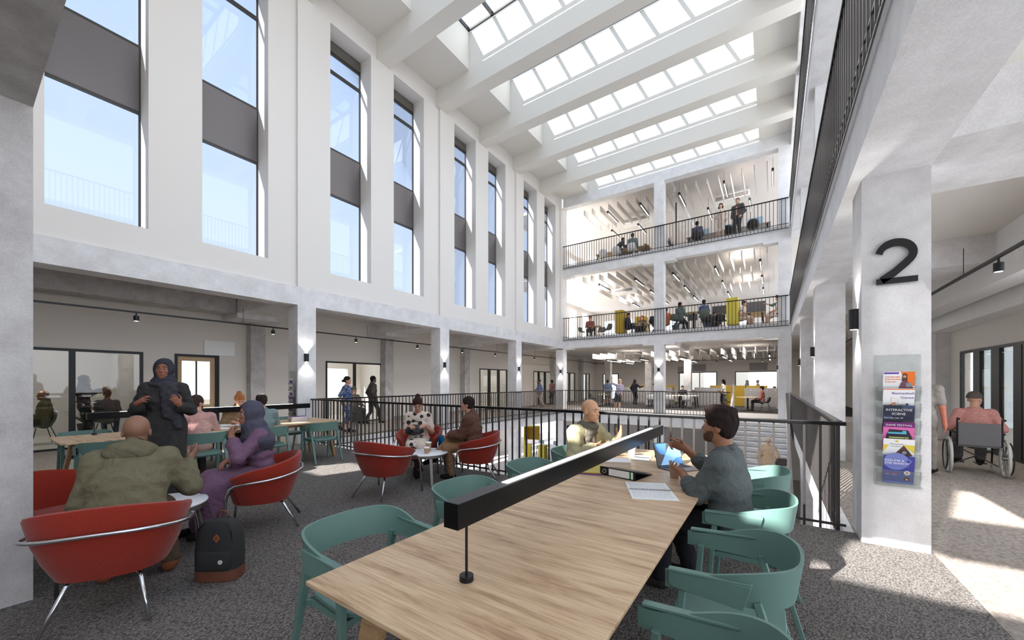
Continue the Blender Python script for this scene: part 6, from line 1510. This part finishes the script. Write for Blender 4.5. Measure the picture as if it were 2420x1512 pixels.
# ---- the floor below, seen between the balusters
yc = thing('storage_unit', 'tall bright yellow storage unit on the lower floor', 'cabinet', (-15.1, 23.7, -4), rad(20))
MB().box(0, .06, 0, .6, 0, 2.35).build('side', YELB, yc); MB().box(.06, 1.1, .5, .56, 1.3, 2.35).build('back', MUST, yc); MB().box(.06, 1.1, 0, .56, 2.3, 2.35).build('top', YELB, yc); MB().box(.06, .52, 0, .5, 0, 1.0).build('base_cupboard', YELB, yc)
tag(MB().box(0, .5, 0, .5, 0, 1.02).build('pedestal_cupboard', YELB, bevel=.01), 'low bright yellow cupboard beside the tall yellow unit below', 'cabinet', None, (-14.0, 23.9, -4))
table4('white workbench with monitors on the lower floor', -15, -12.9, 25.2, 26.2, -4, .74, TRIMW)
monitor('pale blue monitor at the left of the lower workbench', -14.7, 25.6, -3.259, 0); monitor('pale blue monitor at the right of the lower workbench', -13.4, 25.6, -3.259, 0, .55)
shell(blk, -14.2, 24.75, -4, 0, 'black swivel chair at the workbench on the lower floor'); shell(blk, -13.1, 24.8, -4, 20, 'second black swivel chair at the lower workbench')
bs = thing('bar_stool', 'black bar stool at the back of the lower floor', 'stool', (-14.6, 28.5, -4), 0)
MB().ell((0, 0, .78), (.2, .19, .09)).build('seat', DARKP, bs, smooth=True)
for i in range(4): a = PI / 4 + PI / 2 * i; MB().cyl((.1 * math.cos(a), .1 * math.sin(a), .72), (.22 * math.cos(a), .22 * math.sin(a), 0), .012, n=8).build('leg', BLACK, bs)
nb = thing('notice_board', 'tall dark notice board with pinned sheets on the lower floor', 'notice board', (-11.9, 23.2, -4), rad(60))
MB().box(0, 1.3, 0, .05, .2, 2.6).build('panel', mat('board_dark', (74, 72, 72), .7), nb)
for i, (a, b, c, d, m) in enumerate(((.1, .55, 1.9, 2.5, GREYP), (.65, 1.2, 1.9, 2.5, DARKP), (.1, .4, 1.4, 1.8, CARD), (.5, .9, 1.35, 1.8, GREYP), (.95, 1.2, 1.3, 1.8, CARD), (.1, 1.2, .5, .85, mat('poster_blue', (40, 52, 150), .6)))): MB().box(a, b, -.008, -.001, c, d).build('pinned_sheet', m, nb)
person('person in a grey tee shirt walking on the lower floor', (-4.25, 24.2, -4), F2(.4, .9), h=.016, tone=SKB, hair=('short', (36, 32, 32)), top=('tee', (150, 148, 150), .8), bottom=('jeans', (60, 62, 70)), face=False, ht=1.5 if False else 1.05)
person('person in a black jacket on the lower floor', (-4.0, 22.8, -4), F2(-.3, .95), h=.016, tone=SKC, hair=('short', (26, 24, 24)), top=('jacket', (44, 44, 48), 1.85), bottom=('jeans', (44, 44, 48)), face=False)
person('person sitting low near the stair foot on the lower floor', (-1.9, 20.5, -4), F2(-.7, -.7), 'sit', h=.016, tone=SKB, hair=('short', (40, 36, 36)), top=('shirt', (190, 130, 110), 1.7), bottom=('jeans', (60, 62, 70)), face=False)
# ---- unseen fill lights added behind the glazing and over the far floors
def fill_light(x, y, z, e, sx, sy):
    l = bpy.data.lights.new('fill_light', 'AREA'); l.energy = e; l.shape = 'RECTANGLE'; l.size = sx; l.size_y = sy; l.color = (1, .985, .965)
    o = bpy.data.objects.new('fill_light', l); COL.objects.link(o); o.location = (x, y, z)
for y in (1, 5, 9.5, 14.5, 18, 22.5, 27.5, 31): fill_light(-15.4, y, 3.8, 26 if y < 3 else 55, 1.5, 2.0)
for y in (11, 14, 17): fill_light(5.6, y, 3.8, 60, 1.2, 1.2)
for x in (-6, -1): fill_light(x, 35.2, 3.5, 35, 2, 1.5)
for x in (-8, -4.6, -1.2):
    for y in (21.5, 26.5):
        for z, e in ((3.4, 105), (7.6, 60), (11.6, 30)): fill_light(x, y, z, e, .8, 1.5)
# ================================================================ LIGHT, SKY, CAMERA
w = bpy.data.worlds.new('sky'); SC.world = w; w.use_nodes = True
nt = w.node_tree; bg = nt.nodes['Background']
tc = nt.nodes.new('ShaderNodeTexCoord'); sp = nt.nodes.new('ShaderNodeSeparateXYZ'); rp = nt.nodes.new('ShaderNodeValToRGB')
nt.links.new(tc.outputs['Generated'], sp.inputs[0]); nt.links.new(sp.outputs['Z'], rp.inputs['Fac']); nt.links.new(rp.outputs['Color'], bg.inputs['Color'])
e = rp.color_ramp.elements
e[0].position = .0; e[0].color = lin((228, 234, 244)); e[1].position = .9; e[1].color = lin((192, 213, 240))
bg.inputs['Strength'].default_value = WORLD
sd = bpy.data.lights.new('sun', 'SUN'); sd.energy = SUN; sd.angle = rad(.6); sd.color = (1, .975, .94)
so = bpy.data.objects.new('sun', sd); COL.objects.link(so)
so.rotation_euler = Vector((.49, 1.64, -1)).to_track_quat('-Z', 'Y').to_euler(); so.location = (-8, -24, 20)
cd = bpy.data.cameras.new('camera'); co = bpy.data.objects.new('camera', cd); COL.objects.link(co)
cd.sensor_width = 36; cd.lens = 36 * 907 / 2420; cd.shift_y = (904 - 756) / 2420; cd.clip_start = .05; cd.clip_end = 300
co.location = (0, 0, 1.52); co.rotation_euler = (rad(90), 0, rad(34.25)); SC.camera = co
vs = SC.view_settings; vs.view_transform = 'Standard'; vs.look = 'None'; vs.exposure = EXPO; vs.gamma = 1; vs.use_curve_mapping = False
cy = SC.cycles
cy.max_bounces = 7; cy.diffuse_bounces = 4; cy.glossy_bounces = 3; cy.transmission_bounces = 4; cy.transparent_max_bounces = 12
cy.caustics_reflective = False; cy.caustics_refractive = False; cy.sample_clamp_indirect = 6; cy.use_denoising = True
cy.use_adaptive_sampling = True; cy.adaptive_threshold = .02
